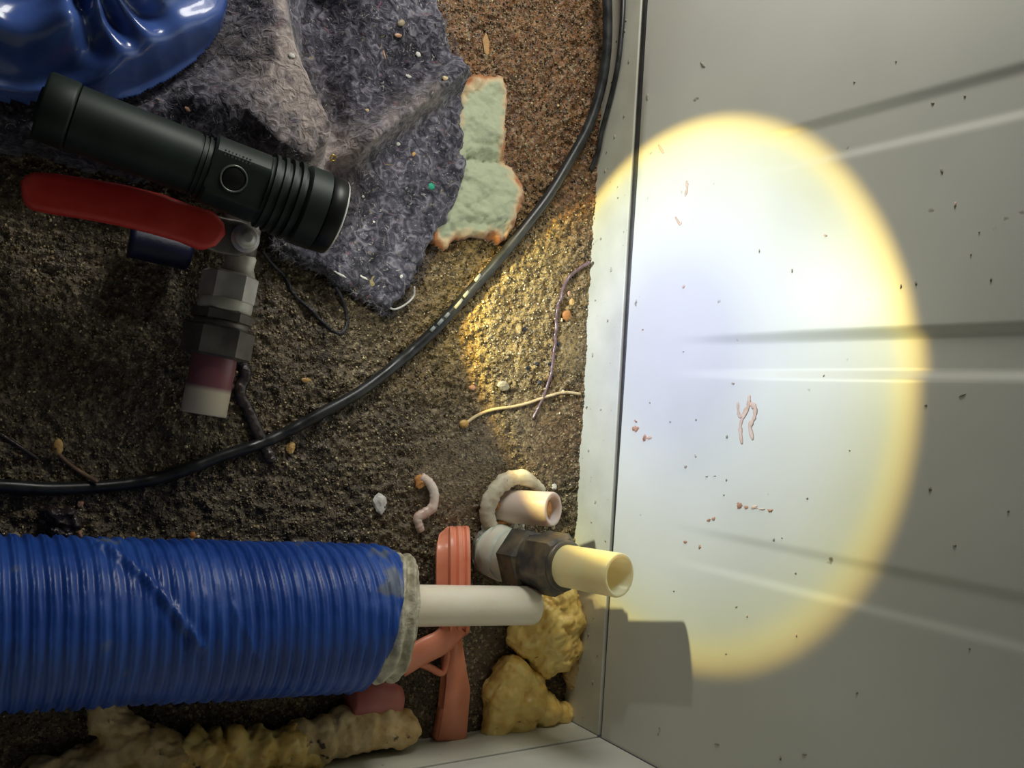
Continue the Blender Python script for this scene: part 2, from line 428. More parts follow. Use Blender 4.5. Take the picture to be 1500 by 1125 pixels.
translucent(M['pbyellow'], .35, (1, .93, .66)); translucent(M['pbpink'], .2, (1, .85, .7))
def felt_mat(name, dark, mid, light, flecks=True):
    m, nt, b = new_mat(name); N, L = nt.nodes, nt.links
    tc = N.new('ShaderNodeTexCoord')
    n = N.new('ShaderNodeTexNoise'); n.inputs['Scale'].default_value = 210; n.inputs['Detail'].default_value = 8; n.inputs['Distortion'].default_value = 1.2
    L.new(tc.outputs['Object'], n.inputs['Vector'])
    r = N.new('ShaderNodeValToRGB'); e = r.color_ramp.elements
    e[0].position = .33; e[0].color = (*dark, 1); e[1].position = .68; e[1].color = (*light, 1); e.new(.5).color = (*mid, 1)
    L.new(n.outputs['Fac'], r.inputs[0]); col = r.outputs[0]
    nl = N.new('ShaderNodeTexNoise'); nl.inputs['Scale'].default_value = 45; nl.inputs['Detail'].default_value = 6; L.new(tc.outputs['Object'], nl.inputs['Vector'])
    ml = N.new('ShaderNodeMapRange'); ml.inputs['From Min'].default_value = .38; ml.inputs['From Max'].default_value = .56; ml.inputs['To Min'].default_value = .45; L.new(nl.outputs['Fac'], ml.inputs['Value'])
    vm = N.new('ShaderNodeVectorMath'); vm.operation = 'SCALE'; L.new(col, vm.inputs[0]); L.new(ml.outputs[0], vm.inputs['Scale']); col = vm.outputs[0]
    if flecks:
        for s, lo, c in ((260, .70, (.36, .35, .33)), (150, .73, (.22, .09, .12)), (190, .74, (.30, .25, .12))):
            q = N.new('ShaderNodeTexNoise'); q.inputs['Scale'].default_value = s; q.inputs['Detail'].default_value = 2; q.inputs['Distortion'].default_value = 2
            L.new(tc.outputs['Object'], q.inputs['Vector'])
            mr = N.new('ShaderNodeMapRange'); mr.inputs['From Min'].default_value = lo - .04; mr.inputs['From Max'].default_value = lo
            L.new(q.outputs['Fac'], mr.inputs['Value'])
            x = N.new('ShaderNodeMix'); x.data_type = 'RGBA'; L.new(mr.outputs[0], x.inputs['Factor']); L.new(col, x.inputs['A']); x.inputs['B'].default_value = (*c, 1)
            col = x.outputs['Result']
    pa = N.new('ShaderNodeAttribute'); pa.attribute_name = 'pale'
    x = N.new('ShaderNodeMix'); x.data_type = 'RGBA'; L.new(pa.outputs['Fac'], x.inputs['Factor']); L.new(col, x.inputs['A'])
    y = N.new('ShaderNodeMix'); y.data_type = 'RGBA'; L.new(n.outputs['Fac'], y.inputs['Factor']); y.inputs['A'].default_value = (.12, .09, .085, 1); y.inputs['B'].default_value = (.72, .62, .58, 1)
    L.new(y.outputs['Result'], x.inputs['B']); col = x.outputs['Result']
    L.new(col, b.inputs['Base Color']); setin(b, rough=.95, sheen=.25, spec=.15)
    bp = N.new('ShaderNodeBump'); bp.inputs['Strength'].default_value = 1; bp.inputs['Distance'].default_value = .0022
    L.new(n.outputs['Fac'], bp.inputs['Height']); L.new(bp.outputs[0], b.inputs['Normal'])
    return m
M['felt'] = felt_mat('grey_felt', (.022, .022, .034), (.085, .082, .112), (.27, .26, .31))
def wad_mat():
    """pale green fibre with orange stained edges"""
    m, nt, b = new_mat('stained_green_fibre'); N, L = nt.nodes, nt.links
    tc = N.new('ShaderNodeTexCoord'); a = N.new('ShaderNodeAttribute'); a.attribute_name = 'edge'
    n = N.new('ShaderNodeTexNoise'); n.inputs['Scale'].default_value = 60; n.inputs['Detail'].default_value = 5
    L.new(tc.outputs['Object'], n.inputs['Vector'])
    s = N.new('ShaderNodeMath'); s.operation = 'MULTIPLY_ADD'; L.new(n.outputs['Fac'], s.inputs[0]); s.inputs[1].default_value = -.019; L.new(a.outputs['Fac'], s.inputs[2])
    mr = N.new('ShaderNodeMapRange'); mr.inputs['From Min'].default_value = -.0085; mr.inputs['From Max'].default_value = -.0015
    L.new(s.outputs[0], mr.inputs['Value'])
    r = N.new('ShaderNodeValToRGB'); e = r.color_ramp.elements
    e[0].color = (.42, .16, .05, 1); e[1].color = (.42, .47, .32, 1); e.new(.45).color = (.64, .50, .30, 1)
    L.new(mr.outputs[0], r.inputs[0]); L.new(r.outputs[0], b.inputs['Base Color']); setin(b, rough=.8, sheen=.2)
    n2 = N.new('ShaderNodeTexNoise'); n2.inputs['Scale'].default_value = 160; n2.inputs['Detail'].default_value = 7; L.new(tc.outputs['Object'], n2.inputs['Vector'])
    bp = N.new('ShaderNodeBump'); bp.inputs['Strength'].default_value = .8; bp.inputs['Distance'].default_value = .0015
    L.new(n2.outputs['Fac'], bp.inputs['Height']); L.new(bp.outputs[0], b.inputs['Normal'])
    return m
M['wad'] = wad_mat()
def stained_pipe_mat(p0, d, length):
    """pipe end: purple-brown dried glue up to a line, cream beyond it"""
    m, nt, b = new_mat('glue_stained_pipe'); N, L = nt.nodes, nt.links
    g = N.new('ShaderNodeNewGeometry'); vm = N.new('ShaderNodeVectorMath'); vm.operation = 'SUBTRACT'
    L.new(g.outputs['Position'], vm.inputs[0]); vm.inputs[1].default_value = p0
    dp = N.new('ShaderNodeVectorMath'); dp.operation = 'DOT_PRODUCT'; L.new(vm.outputs[0], dp.inputs[0]); dp.inputs[1].default_value = d
    mr = N.new('ShaderNodeMapRange'); mr.inputs['From Min'].default_value = length * .53; mr.inputs['From Max'].default_value = length * .62
    L.new(dp.outputs['Value'], mr.inputs['Value'])
    x = N.new('ShaderNodeMix'); x.data_type = 'RGBA'; L.new(mr.outputs[0], x.inputs['Factor'])
    x.inputs['A'].default_value = (.25, .085, .11, 1); x.inputs['B'].default_value = (.74, .66, .50, 1)
    L.new(x.outputs['Result'], b.inputs['Base Color']); setin(b, rough=.32, sss=.15, sss_scale=.004)
    return m

# ------------------------------------------------------------------ floor
def make_floor():
    def axis(lo, hi, flo, fhi, res):
        a = np.arange(flo, fhi, res)
        left = np.linspace(lo, flo, 8)[:-1]; right = np.linspace(fhi, hi, 6) if hi > fhi + .02 else np.array([fhi])
        return np.concatenate([left, a, right])
    xs = axis(-.45, XW + .006, -.08, XW + .006, .0009); ys = axis(YB - .002, .8, YB - .002, .24, .0009)
    ys = np.concatenate([np.arange(YB - .002, .31, .0009), np.linspace(.311, .8, 10)])
    X, Y = np.meshgrid(xs, ys, indexing='ij')
    mud = np.zeros_like(X)
    for (px, py, r) in ((700, 680, .036), (790, 640, .03), (640, 700, .02), (700, 950, .03), (830, 520, .014)):
        c = at(px, py); mud = np.maximum(mud, np.clip(1.4 - np.hypot(X - c.x, Y - c.y) / r + fbm(X, Y, 60, 3), 0, 1))
    rough = 1 - .72 * np.clip(mud, 0, 1)
    Z = .0035 * fbm(X, Y, 9, 3) + rough * (.0026 * fbm(X, Y, 240, 3, 1, .7)) + .001 * fbm(X, Y, 60, 2, 2)
    Z -= np.maximum(Z.max() * 0, 0)
    nx, ny = X.shape
    I, J = np.meshgrid(np.arange(nx - 1), np.arange(ny - 1), indexing='ij'); I = I.ravel(); J = J.ravel()
    F = np.stack([I * ny + J, (I + 1) * ny + J, (I + 1) * ny + J + 1, I * ny + J + 1], 1)
    V = np.stack([X.ravel(), Y.ravel(), Z.ravel()], 1)
    o = np_obj('floor', V, F, M['floor']); tag(o, 'rough wet brown concrete floor', None, None, 'structure')
    def h(x, y):
        x = np.atleast_1d(x).astype(float); y = np.atleast_1d(y).astype(float)
        m = np.zeros_like(x)
        for (px, py, r) in ((700, 680, .036), (790, 640, .03), (640, 700, .02), (700, 950, .03), (830, 520, .014)):
            c = at(px, py); m = np.maximum(m, np.clip(1.4 - np.hypot(x - c.x, y - c.y) / r + fbm(x, y, 60, 3), 0, 1))
        return .0035 * fbm(x, y, 9, 3) + (1 - .72 * m) * (.0026 * fbm(x, y, 240, 3, 1, .7)) + .001 * fbm(x, y, 60, 2, 2), m
    return o, h
floor_obj, FH = make_floor()
def fz(x, y): return float(FH(x, y)[0][0])

def make_grains():
    n = 80000
    x = rng.uniform(-.08, XW - .001, n); y = rng.uniform(YB + .001, .31, n)
    z, m = FH(x, y)
    keep = rng.random(n) > m * .93
    x, y, z = x[keep], y[keep], z[keep]; n = len(x)
    r = .00036 + .00055 * rng.random(n) ** 2.2 + .0003 * (rng.random(n) > .985)
    r[rng.random(n) > .9985] *= 1.9
    # icosahedron, squashed and turned
    t = (1 + 5 ** .5) / 2
    iv = np.array([(-1, t, 0), (1, t, 0), (-1, -t, 0), (1, -t, 0), (0, -1, t), (0, 1, t), (0, -1, -t), (0, 1, -t), (t, 0, -1), (t, 0, 1), (-t, 0, -1), (-t, 0, 1)]) / 1.9
    fc = np.array([(0, 11, 5), (0, 5, 1), (0, 1, 7), (0, 7, 10), (0, 10, 11), (1, 5, 9), (5, 11, 4), (11, 10, 2), (10, 7, 6), (7, 1, 8),
                   (3, 9, 4), (3, 4, 2), (3, 2, 6), (3, 6, 8), (3, 8, 9), (4, 9, 5), (2, 4, 11), (6, 2, 10), (8, 6, 7), (9, 8, 1)])
    V = iv[None] * (r[:, None, None] * rng.uniform(.7, 1.3, (n, 12, 1)) * rng.uniform(.6, 1.25, (n, 1, 3)))
    V = V + np.stack([x, y, z + r * .25], 1)[:, None, :]
    F = fc[None] + (np.arange(n) * 12)[:, None, None]
    c_ = at(740, 450); near = np.exp(-(np.hypot(x - c_.x, y - c_.y) / .06) ** 2)
    tone = np.repeat(np.clip(rng.normal(.40, .26, n) + .22 * near, 0, 1), 12)
    o = np_obj('sand_grains', V.reshape(-1, 3), F.reshape(-1, 3), M['grain'], floor_obj, True, None, {'tone': tone})
    tag(o, None, None, None, 'stuff')
make_grains()

# ------------------------------------------------------------------ walls and plinths
GAP0, GAP1 = .0066, .0024
GROOVES = ((.141, .0125, .0014), (.034, .0125, .0023), (-.073, .0125, .0009))
def make_wall_right():
    ys = np.concatenate([np.arange(YB, .21, .0012), np.linspace(.21, .75, 30)])
    zs = np.concatenate([np.linspace(HP, HP + .02, 4), np.linspace(HP + .02, .30, 60)[1:], np.linspace(.3, .62, 10)[1:]])
    Yg, Zg = np.meshgrid(ys, zs, indexing='ij')
    gap = GAP1 + (GAP0 - GAP1) * np.clip((Yg - YB) / .35, 0, 1)
    Zt = Zg + np.where(Zg < HP + .001, gap, 0)
    X = np.full(Yg.shape, XW)
    for yc, hw, gd in GROOVES:
        d = np.abs(Yg - yc); prof = np.clip((hw - d) / .0055, 0, 1); prof = prof * prof * (3 - 2 * prof)
        fade = np.clip((Zg - .075) / (.09), 0, 1); fade = fade * fade * (3 - 2 * fade)
        X = X + gd * prof * fade
    X = X + .0007 * fbm(Yg, Zg, 9, 2)
    nx, ny = X.shape
    I, J = np.meshgrid(np.arange(nx - 1), np.arange(ny - 1), indexing='ij'); I = I.ravel(); J = J.ravel()
    F = np.stack([I * ny + J, (I + 1) * ny + J, (I + 1) * ny + J + 1, I * ny + J + 1], 1)
    V = np.stack([X.ravel(), Yg.ravel(), Zt.ravel()], 1)
    # returned lower lip and outer face
    n = len(V); V2 = V.copy(); V2[:, 0] += .012
    lip = np.stack([np.arange(nx - 1) * ny, np.arange(1, nx) * ny, np.arange(1, nx) * ny + n, np.arange(nx - 1) * ny + n], 1)
    o = np_obj('wall_right', np.vstack([V, V2]), np.vstack([F, F[:, ::-1] + n, lip]), M['paint'])
    md = o.modifiers.new('edge', 'EDGE_SPLIT'); md.split_angle = math.radians(50)
    tag(o, 'dirty off-white sheet metal wall with pressed grooves, lit by the torch beam', None, None, 'structure')
    return o
wall_right = make_wall_right()
def simple_box(name, lo, hi, mat, label=None, bev=.0008, kind='structure', parent=None):
    bm = bmesh.new(); box(bm, lo, hi, bev); o = bm_obj(name, bm, mat, parent, False)
    if label: tag(o, label, None, None, kind)
    return o
wall_front = simple_box('wall_front', (-.45, YB - .012, HP + .0016), (XW - .0006, YB, .5), M['paint'], 'dirty off-white sheet metal wall along the bottom edge of the photo', .0006)
trim_1 = simple_box('trim_1', (XW - .0004, YB - .0, -.012), (XW + .011, .75, HP), M['plinth'], 'off-white metal plinth strip along the foot of the right wall', .0007)
trim_2 = simple_box('trim_2', (-.45, YB - .011, -.012), (XW - .0006, YB + .0004, HP), M['plinth'], 'grimy metal plinth strip along the foot of the front wall', .0007)
bm = bmesh.new()
gp = [Vector((XW + .0034, y, HP + .0018 + .0014 * max(0, min(1, (y + .1) / .3)))) for y in np.linspace(YB + .002, .74, 60)]
sweep(bm, gp, [.0023 + .0016 * max(0, min(1, (p.y + .1) / .3)) for p in gp], 8)
bm_obj('rubber_gasket', bm, M['rubber'], wall_right)
bm = bmesh.new(); box(bm, (-.44, YB - .009, HP - .001), (XW - .002, YB - .0025, HP + .003)); bm_obj('rubber_gasket', bm, M['rubber'], wall_front)

# dirt marks that stick to the wall, each a thin irregular crust
def crust(name, px, py, w, h, mat, rot=0, seed=0, holes=False, off=.0004, parent=None, n=18):
    r = random.Random(seed + int(px * 7 + py)); c = onwall(px, py)
    k = (onwall(px + 1, py) - c); sc_y = (onwall(px, py + 1) - c)
    bm = bmesh.new(); ring = []; ring2 = []
    for i in range(n):
        a = 2 * math.pi * i / n; rr = 1 * (r.uniform(.55, 1.15))
        u, v = math.cos(a) * w / 2 * rr, math.sin(a) * h / 2 * rr
        u, v = u * math.cos(rot) - v * math.sin(rot), u * math.sin(rot) + v * math.cos(rot)
        p = c + k * u + sc_y * v; p.x = XW - .00005 + .0007 * float(fbm(np.array([p.y]), np.array([p.z]), 9, 2)[0])
        for yc, hw, gd in GROOVES:
            fd = min(1, max(0, (p.z - .075) / .09)); fd = fd * fd * (3 - 2 * fd)
            pq = min(1, max(0, (hw - abs(p.y - yc)) / .0055)); p.x += gd * pq * pq * (3 - 2 * pq) * fd
        ring.append(bm.verts.new(p)); q = c + (p - c) * .7; q.x = p.x - off; ring2.append(bm.verts.new(q))
    for i in range(n): bm.faces.new((ring[i], ring[(i + 1) % n], ring2[(i + 1) % n], ring2[i]))
    bm.faces.new(ring2)
    return bm_obj(name, bm, mat, parent or wall_right)
def smear(pts, wpx, mat, name='dried_smear', off=.0004):
    bm = bmesh.new(); P = []
    for (x, y) in pts:
        p = onwall(x, y); p.x = XW + .0007 * float(fbm(np.array([p.y]), np.array([p.z]), 9, 2)[0]); P.append(p)
    P = smooth_path(P, 5); r = random.Random(int(pts[0][0]))
    sweep(bm, P, [wpx * .00022 * r.uniform(.6, 1.2) * (0.4 if i in (0, len(P) - 1) else 1) for i in range(len(P))], 6, flat=(1, .18), up=Vector((-1, 0, 0)))
    return bm_obj(name, bm, mat, wall_right)
smear([(1098, 578), (1096, 596), (1086, 618), (1085, 635), (1087, 651)], 6, M['stain_pale'])
smear([(1081, 588), (1082, 606), (1086, 612)], 5, M['stain_pale'])
smear([(1098, 590), (1106, 598), (1105, 612), (1099, 625), (1103, 645)], 7, M['stain_pale'])
smear([(1086, 612), (1092, 600), (1098, 594)], 4, M['stain_pale'])
smear([(1006, 265), (1007, 275), (1004, 288)], 5, M['stain_pale'])
smear([(990, 318), (996, 328), (999, 325)], 5, M['stain_pale'])
smear([(965, 212), (973, 225)], 4, M['stain_pale'])
for (x, y, w, h, mt, ro) in [(931, 628, 13, 13, 'stain', 0), (931, 617, 8, 4, 'stain', .6), (944, 642, 7, 15, 'stain', .1), (951, 641, 14, 8, 'stain_pale', 0),
        (1083, 741, 12, 14, 'stain', 0), (1093, 743, 10, 8, 'stain', 0), (1104, 743, 16, 9, 'stain_pale', 0), (1116, 746, 14, 3, 'stain_pale', 0), (1128, 748, 12, 7, 'stain', 0),
        (1038, 762, 9, 6, 'stain', -.5), (1045, 760, 8, 8, 'stain', 0), (1003, 794, 8, 6, 'stain', 0), (1024, 801, 5, 11, 'stain', .2), (1004, 684, 6, 6, 'stain_dark', 0),
        (1065, 640, 4, 8, 'stain_dark', 0), (1019, 668, 3, 8, 'stain_dark', -.3), (1047, 697, 6, 3, 'stain_dark', 0), (1035, 698, 5, 3, 'stain_dark', 0), (1064, 703, 3, 6, 'stain_dark', 0),
        (982, 618, 4, 4, 'stain_dark', 0), (1002, 420, 5, 8, 'stain_pale', .5), (1001, 515, 3, 3, 'stain_dark', 0), (942, 483, 3, 3, 'stain', 0), (1161, 397, 3, 9, 'stain_dark', 0),
        (1113, 368, 3, 8, 'stain_dark', 0), (1380, 250, 5, 12, 'stain_dark', -.2), (1411, 140, 5, 6, 'stain_dark', 0), (1364, 150, 6, 8, 'stain_dark', -.4), (1252, 120, 4, 4, 'stain_dark', 0),
        (1030, 95, 6, 14, 'stain_dark', -.5), (949, 142, 5, 16, 'stain_dark', .1), (1362, 716, 7, 10, 'stain_dark', 0), (1398, 799, 7, 5, 'stain_dark', 0), (1477, 749, 5, 5, 'stain_dark', 0),
        (1410, 579, 14, 3, 'stain_dark', -.4), (1356, 594, 6, 5, 'stain_dark', 0), (1342, 415, 4, 10, 'stain_dark', -.2), (1423, 373, 4, 5, 'stain_dark', 0), (1452, 410, 4, 8, 'stain_dark', 0),
        (1133, 791, 5, 7, 'stain_dark', 0), (1145, 788, 3, 3, 'stain_dark', 0), (1182, 730, 4, 5, 'stain_dark', 0), (1074, 562, 7, 5, 'stain_dark', .3), (1244, 660, 3, 3, 'stain_dark', 0),
        (1163, 840, 4, 4, 'stain_dark', 0), (1078, 889, 5, 3, 'stain_dark', 0), (987, 866, 3, 3, 'stain_dark', 0), (1094, 903, 3, 5, 'stain_pale', 0), (1166, 931, 3, 7, 'stain_pale', 0),
        (1063, 958, 3, 3, 'stain_dark', 0), (1050, 1090, 10, 4, 'stain_dark', .2), (1143, 1110, 4, 12, 'stain_dark', 0), (1178, 1105, 10, 4, 'stain_dark', 0), (1313, 90, 3, 3, 'stain_dark', 0),
        (1320, 420, 3, 12, 'stain_dark', .1), (1400, 300, 4, 14, 'stain_pale', .2), (1210, 345, 8, 4, 'stain_pale', .5), (1435, 340, 3, 3, 'stain_dark', 0), (1205, 550, 3, 5, 'stain_dark', 0),
        (952, 590, 3, 5, 'stain_dark', -.3), (1020, 615, 4, 4, 'stain_dark', 0), (1060, 725, 4, 4, 'stain_dark', 0), (1255, 1015, 5, 5, 'stain_dark', 0), (1420, 950, 5, 3, 'stain_dark', 0)]:
    crust('dirt_fleck', x, y, w * .8, h * .8, M[mt], ro)
# flecks on the plinth
for k, (x, y) in enumerate([(917, 30), (903, 60), (921, 90), (896, 120), (914, 170), (886, 250), (905, 290), (880, 350), (895, 395), (872, 440), (890, 470), (868, 520), (880, 600), (862, 660),
                            (872, 735), (866, 765), (915, 45), (900, 200), (869, 905), (862, 930), (868, 1000), (875, 960)]):
    c = onwall(x, y, .0006); bm = bmesh.new()
    bmesh.ops.create_icosphere(bm, subdivisions=1, radius=1, matrix=Matrix.Translation(c) @ Matrix.Diagonal((.0003, .0006 + .0005 * (k % 3), .0009, 1)))
    bm_obj('dirt_fleck', bm, M['stain_dark'], trim_1)

# ------------------------------------------------------------------ grey felt rag
RZ = .012
rag_px = [(300, -90), (655, -90), (648, 5), (664, 60), (672, 95), (688, 110), (685, 175), (690, 262), (668, 312), (640, 352), (618, 398), (600, 435), (570, 462), (553, 448), (516, 425),
          (470, 398), (428, 380), (402, 360), (404, 345), (385, 312), (330, 290), (250, 272), (120, 240), (-40, 210), (-60, 120), (100, -40)]
rag_poly = [at(x, y, RZ) for x, y in rag_px]
def ridge(X, Y, pts, w, amp, z=.03, taper=True):
    L = [at(x, y, z) for x, y in pts]; d, t = segdist(X, Y, L)
    a = amp * (np.clip(t * 6, .0, 1) if taper else 1)
    return a * np.exp(-(d / w) ** 2)
def rag_h(X, Y, D):
    z = .010 + .0035 * fbm(X, Y, 30, 3)
    body = ridge(X, Y, [(90, 160), (250, 170), (360, 150)], .045, .020, .03, False)
    L1 = [at(x, y, .035) for x, y in [(405, -60), (410, 20), (414, 80), (432, 140), (455, 190)]]
    d1, t1 = segdist(X, Y, L1)
    side = (X - np.interp(t1, np.linspace(0, 1, 5), [p.x for p in L1]))
    w1 = np.where(side > 0, .008 + .006 * t1, .012 + .014 * t1)
    r1 = (.022 + .008 * t1) * np.exp(-(d1 / w1) ** 2)
    r1b = ridge(X, Y, [(300, 140), (370, 170), (440, 195)], .015, .012, .036, False)
    r2 = ridge(X, Y, [(690, 90), (640, 130), (570, 180), (515, 225)], .0075, .016, .022, False)
    r3 = ridge(X, Y, [(520, -40), (560, 10), (640, 40)], .02, .006, .02, False)
    v = ridge(X, Y, [(500, 235), (490, 180), (475, 100), (480, 10)], .010, .018, .02, False)
    z = z + body + r1 + r1b + r2 + r3 - v
    z = z + .0009 * fbm(X, Y, 420, 3, 2, .7) + .0022 * fbm(X, Y, 110, 3, 3)
    # pressed down where the torch lies
    d, t = segdist(X, Y, [TORCH - TD * .16, TORCH + TD * .002])
    lim = .0445 + .004 * np.clip((d - .006) / .01, 0, 3)
    lim = np.where(d < .019, .039 + d * .2, .3)
    z = np.minimum(z, lim)
    # pressed where the valve stands
    c = at(352, 340, .02); dd = np.hypot(X - c.x, Y - c.y); z = np.minimum(z, .006 + np.clip((dd - .02) / .02, 0, 1) * .04)
    z = np.where(sdist(X, Y, BSP) > -.004, np.minimum(z, .022 + .1 * np.clip(-sdist(X, Y, BSP), 0, .004)), z)
    return np.maximum(z, .004)
bs_px = [(-260, -110), (345, -110), (340, -20), (338, 12), (330, 38), (312, 66), (285, 92), (248, 116), (205, 138), (150, 150), (80, 152), (20, 148), (-30, 142), (-110, 130), (-220, 90), (-270, 0)]
bs_poly = [at(x, y, .034) for x, y in bs_px]
BSP = bs_poly
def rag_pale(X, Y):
    # paler colour along the outer folds of the felt, broken up by noise
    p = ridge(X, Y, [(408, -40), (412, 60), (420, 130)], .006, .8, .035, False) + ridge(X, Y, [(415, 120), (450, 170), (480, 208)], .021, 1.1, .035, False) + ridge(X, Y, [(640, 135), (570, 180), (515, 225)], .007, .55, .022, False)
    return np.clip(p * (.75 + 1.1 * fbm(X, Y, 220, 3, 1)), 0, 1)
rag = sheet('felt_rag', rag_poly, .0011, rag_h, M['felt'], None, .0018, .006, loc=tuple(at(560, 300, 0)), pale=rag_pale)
tag(rag, 'crumpled grey felt rag with frayed edges lying on the floor under the torch', 'rag')
def rag_at(px, py):
    """point on the rag's surface near that place"""
    p = at(px, py, .012)
    for _ in range(6):
        X = np.array([p.x]); Y = np.array([p.y]); D = np.maximum(sdist(X, Y, rag_poly), 0)
        z = float(rag_h(X, Y, D)[0]); e = min(1, float(D[0]) / .006); z = .0006 + (z - .0006) * math.sqrt(1 - (1 - e) ** 2)
        p = at(px, py, z)
    return p
def fibres():
    V, F = [], []
    r = random.Random(3); n = 0
    for k in range(3800):
        px, py = r.uniform(250, 700), r.uniform(-10, 465)
        edge = k < 900
        if edge:
            i = r.choice([1, 2, 3, 4, 5, 6, 7, 8, 9, 10, 11, 12, 13, 14, 15, 16, 17]); a, b = rag_px[i], rag_px[i + 1]; t = r.random(); px, py = a[0] + (b[0] - a[0]) * t, a[1] + (b[1] - a[1]) * t
        q = at(px, py, .012)
        if sdist(np.array([q.x]), np.array([q.y]), rag_poly)[0] < (-.001 if edge else .002): continue
        p = rag_at(px, py)
        seg = (TORCH - p).dot(TD)
        if 0 < seg < .13 and (p - (TORCH - TD * seg)).length < .026: continue
        a = r.uniform(0, 6.28); ln = r.uniform(.0012, .0042) * (1.25 if edge else 1); curl = r.uniform(-1.6, 1.6)
        pts = []; q = p + Vector((0, 0, -.0003)); up = r.uniform(.1, .6)
        for s in range(5):
            pts.append(q.copy()); a += curl * .4; q = q + Vector((math.cos(a), math.sin(a), up)) * ln / 4; up -= .3
        w = r.uniform(.00006, .00016)
        if r.random() < .05: w *= 1.7
        for s, c in enumerate(pts):
            ww = w * (1 - .15 * s)
            for u in range(3): V.append((c.x + ww * math.cos(u * 2.1), c.y + ww * math.sin(u * 2.1), c.z + ww * (u == 1)))
        for s in range(4):
            for u in range(3):
                A = n + s * 3 + u; B = n + s * 3 + (u + 1) % 3; F.append((A, B, B + 3, A + 3))
        n += 15
    m = mottled('felt_fibre', (.10, .10, .14), (.42, .40, .42), scale=500, rough=.9, bump=0)
    tag(np_obj('fibres', V, F, m, rag), None, None, None, 'stuff')
fibres()
def lint(px, py, s, mt, name, el=1.0, rot=0.0):
    p = rag_at(px, py); bm = bmesh.new()
    bmesh.ops.create_icosphere(bm, subdivisions=2, radius=1, matrix=Matrix.Translation(p + Vector((0, 0, s * .2))) @ Matrix.Rotation(rot, 4, 'Z') @ Matrix.Diagonal((s * el, s, s * .45, 1)))
    for v in bm.verts: v.co += Vector((mnoise.noise(v.co * 900), mnoise.noise(v.co * 900 + Vector((9, 0, 0))), 0)) * s * .5
    return bm_obj(name, bm, M[mt], rag)
lint(632, 273, .0020, 'lint_green', 'green_lint_speck')
for (x, y, s, e, ro, mt) in [(587, 34, .0022, 1.5, .5, 'stone'), (583, 52, .0014, 2, .2, 'stone_pink'), (612, 80, .0017, 1.2, -.8, 'lint_white'), (652, 115, .0018, 1.4, 0, 'root'),
                     (588, 405, .0012, 1.2, 1.2, 'lint_white'), (530, 405, .0008, 6, -.35, 'lint_white'), (498, 402, .0008, 6, -.35, 'lint_white'), (606, 226, .0012, 1.5, 1, 'seed'),
                     (538, 162, .0012, 1.2, 0, 'root'), (583, 211, .0012, 1.3, 0, 'lint_white'), (598, 112, .0013, 1.8, 0, 'lint_white'), (562, 78, .0008, 5, -1.2, 'stone_pink'),
                     (427, 82, .0016, 1.2, .5, 'lint_white'), (275, 160, .0014, 1.4, 0, 'stone_pink'), (532, 288, .0008, 1.3, 0, 'lint_white'), (548, 325, .0008, 1.3, 0, 'lint_white')]:
    lint(x, y, s * .85, mt, 'lint_speck', e, ro)
bm = bmesh.new()
for pts in (((641, 408), (634, 418), (632, 425)), ): pass
p1 = [at(x, y, z) for x, y, z in ((640, 352, .005), (612, 425, .003), (604, 436, .002), (590, 446, .002), (575, 456, .003))]
sweep(bm, smooth_path([at(607, 420, .006), at(606, 434, .003), at(594, 446, .003), at(578, 453, .004), at(566, 448, .008)], 6), .0006, 6)
bm_obj('loose_thread', bm, M['lint_white'], rag)
bm = bmesh.new(); q = at(605, 412, .010)
bmesh.ops.create_icosphere(bm, subdivisions=2, radius=1, matrix=Matrix.Translation(q) @ Matrix.Rotation(.8, 4, 'Z') @ Matrix.Diagonal((.0022, .0013, .0008, 1)))
bm_obj('dark_crumb', bm, M['cord'], rag)
# small brass ring lying in the fold
c = rag_at(487, 232)
bm = bmesh.new()
ringp = [c + Vector((math.cos(a) * .0016, math.sin(a) * .0014, .0012 + .0006 * math.sin(a))) for a in np.linspace(0, 2 * math.pi, 17)]
sweep(bm, ringp, .00055, 6, cap=False)
o = bm_obj('metal_ring', bm, M['brass'], None, loc=tuple(c)); tag(o, 'tiny yellow brass ring caught in the fold of the grey rag', 'ring')

# ------------------------------------------------------------------ pale green fibre wad at the rag's right edge
wad_px = [(672, 118), (700, 104), (744, 108), (749, 150), (747, 228), (765, 260), (772, 288), (759, 322), (748, 352), (737, 360), (722, 350), (700, 346), (676, 350), (655, 366), (636, 356), (630, 320), (640, 250), (665, 180)]
wad_poly = [at(x, y, .008) for x, y in wad_px]
def wad_h(X, Y, D):
    z = .0075 + .005 * fbm(X, Y, 60, 3, 2) + .0014 * fbm(X, Y, 420, 3, 1, .7)
    z += ridge(X, Y, [(725, 130), (722, 215)], .010, .003, .01, False)
    z -= ridge(X, Y, [(690, 232), (748, 236)], .004, .004, .01, False)
    z += ridge(X, Y, [(705, 262), (735, 285), (728, 310)], .014, .0035, .01, False)
    return z
wad = sheet('fibre_wad', wad_poly, .0011, wad_h, M['wad'], None, .0012, .0055, loc=tuple(at(720, 250, 0)))
tag(wad, 'pale green wad of wet fibre with orange stained edges beside the grey rag', 'cloth')

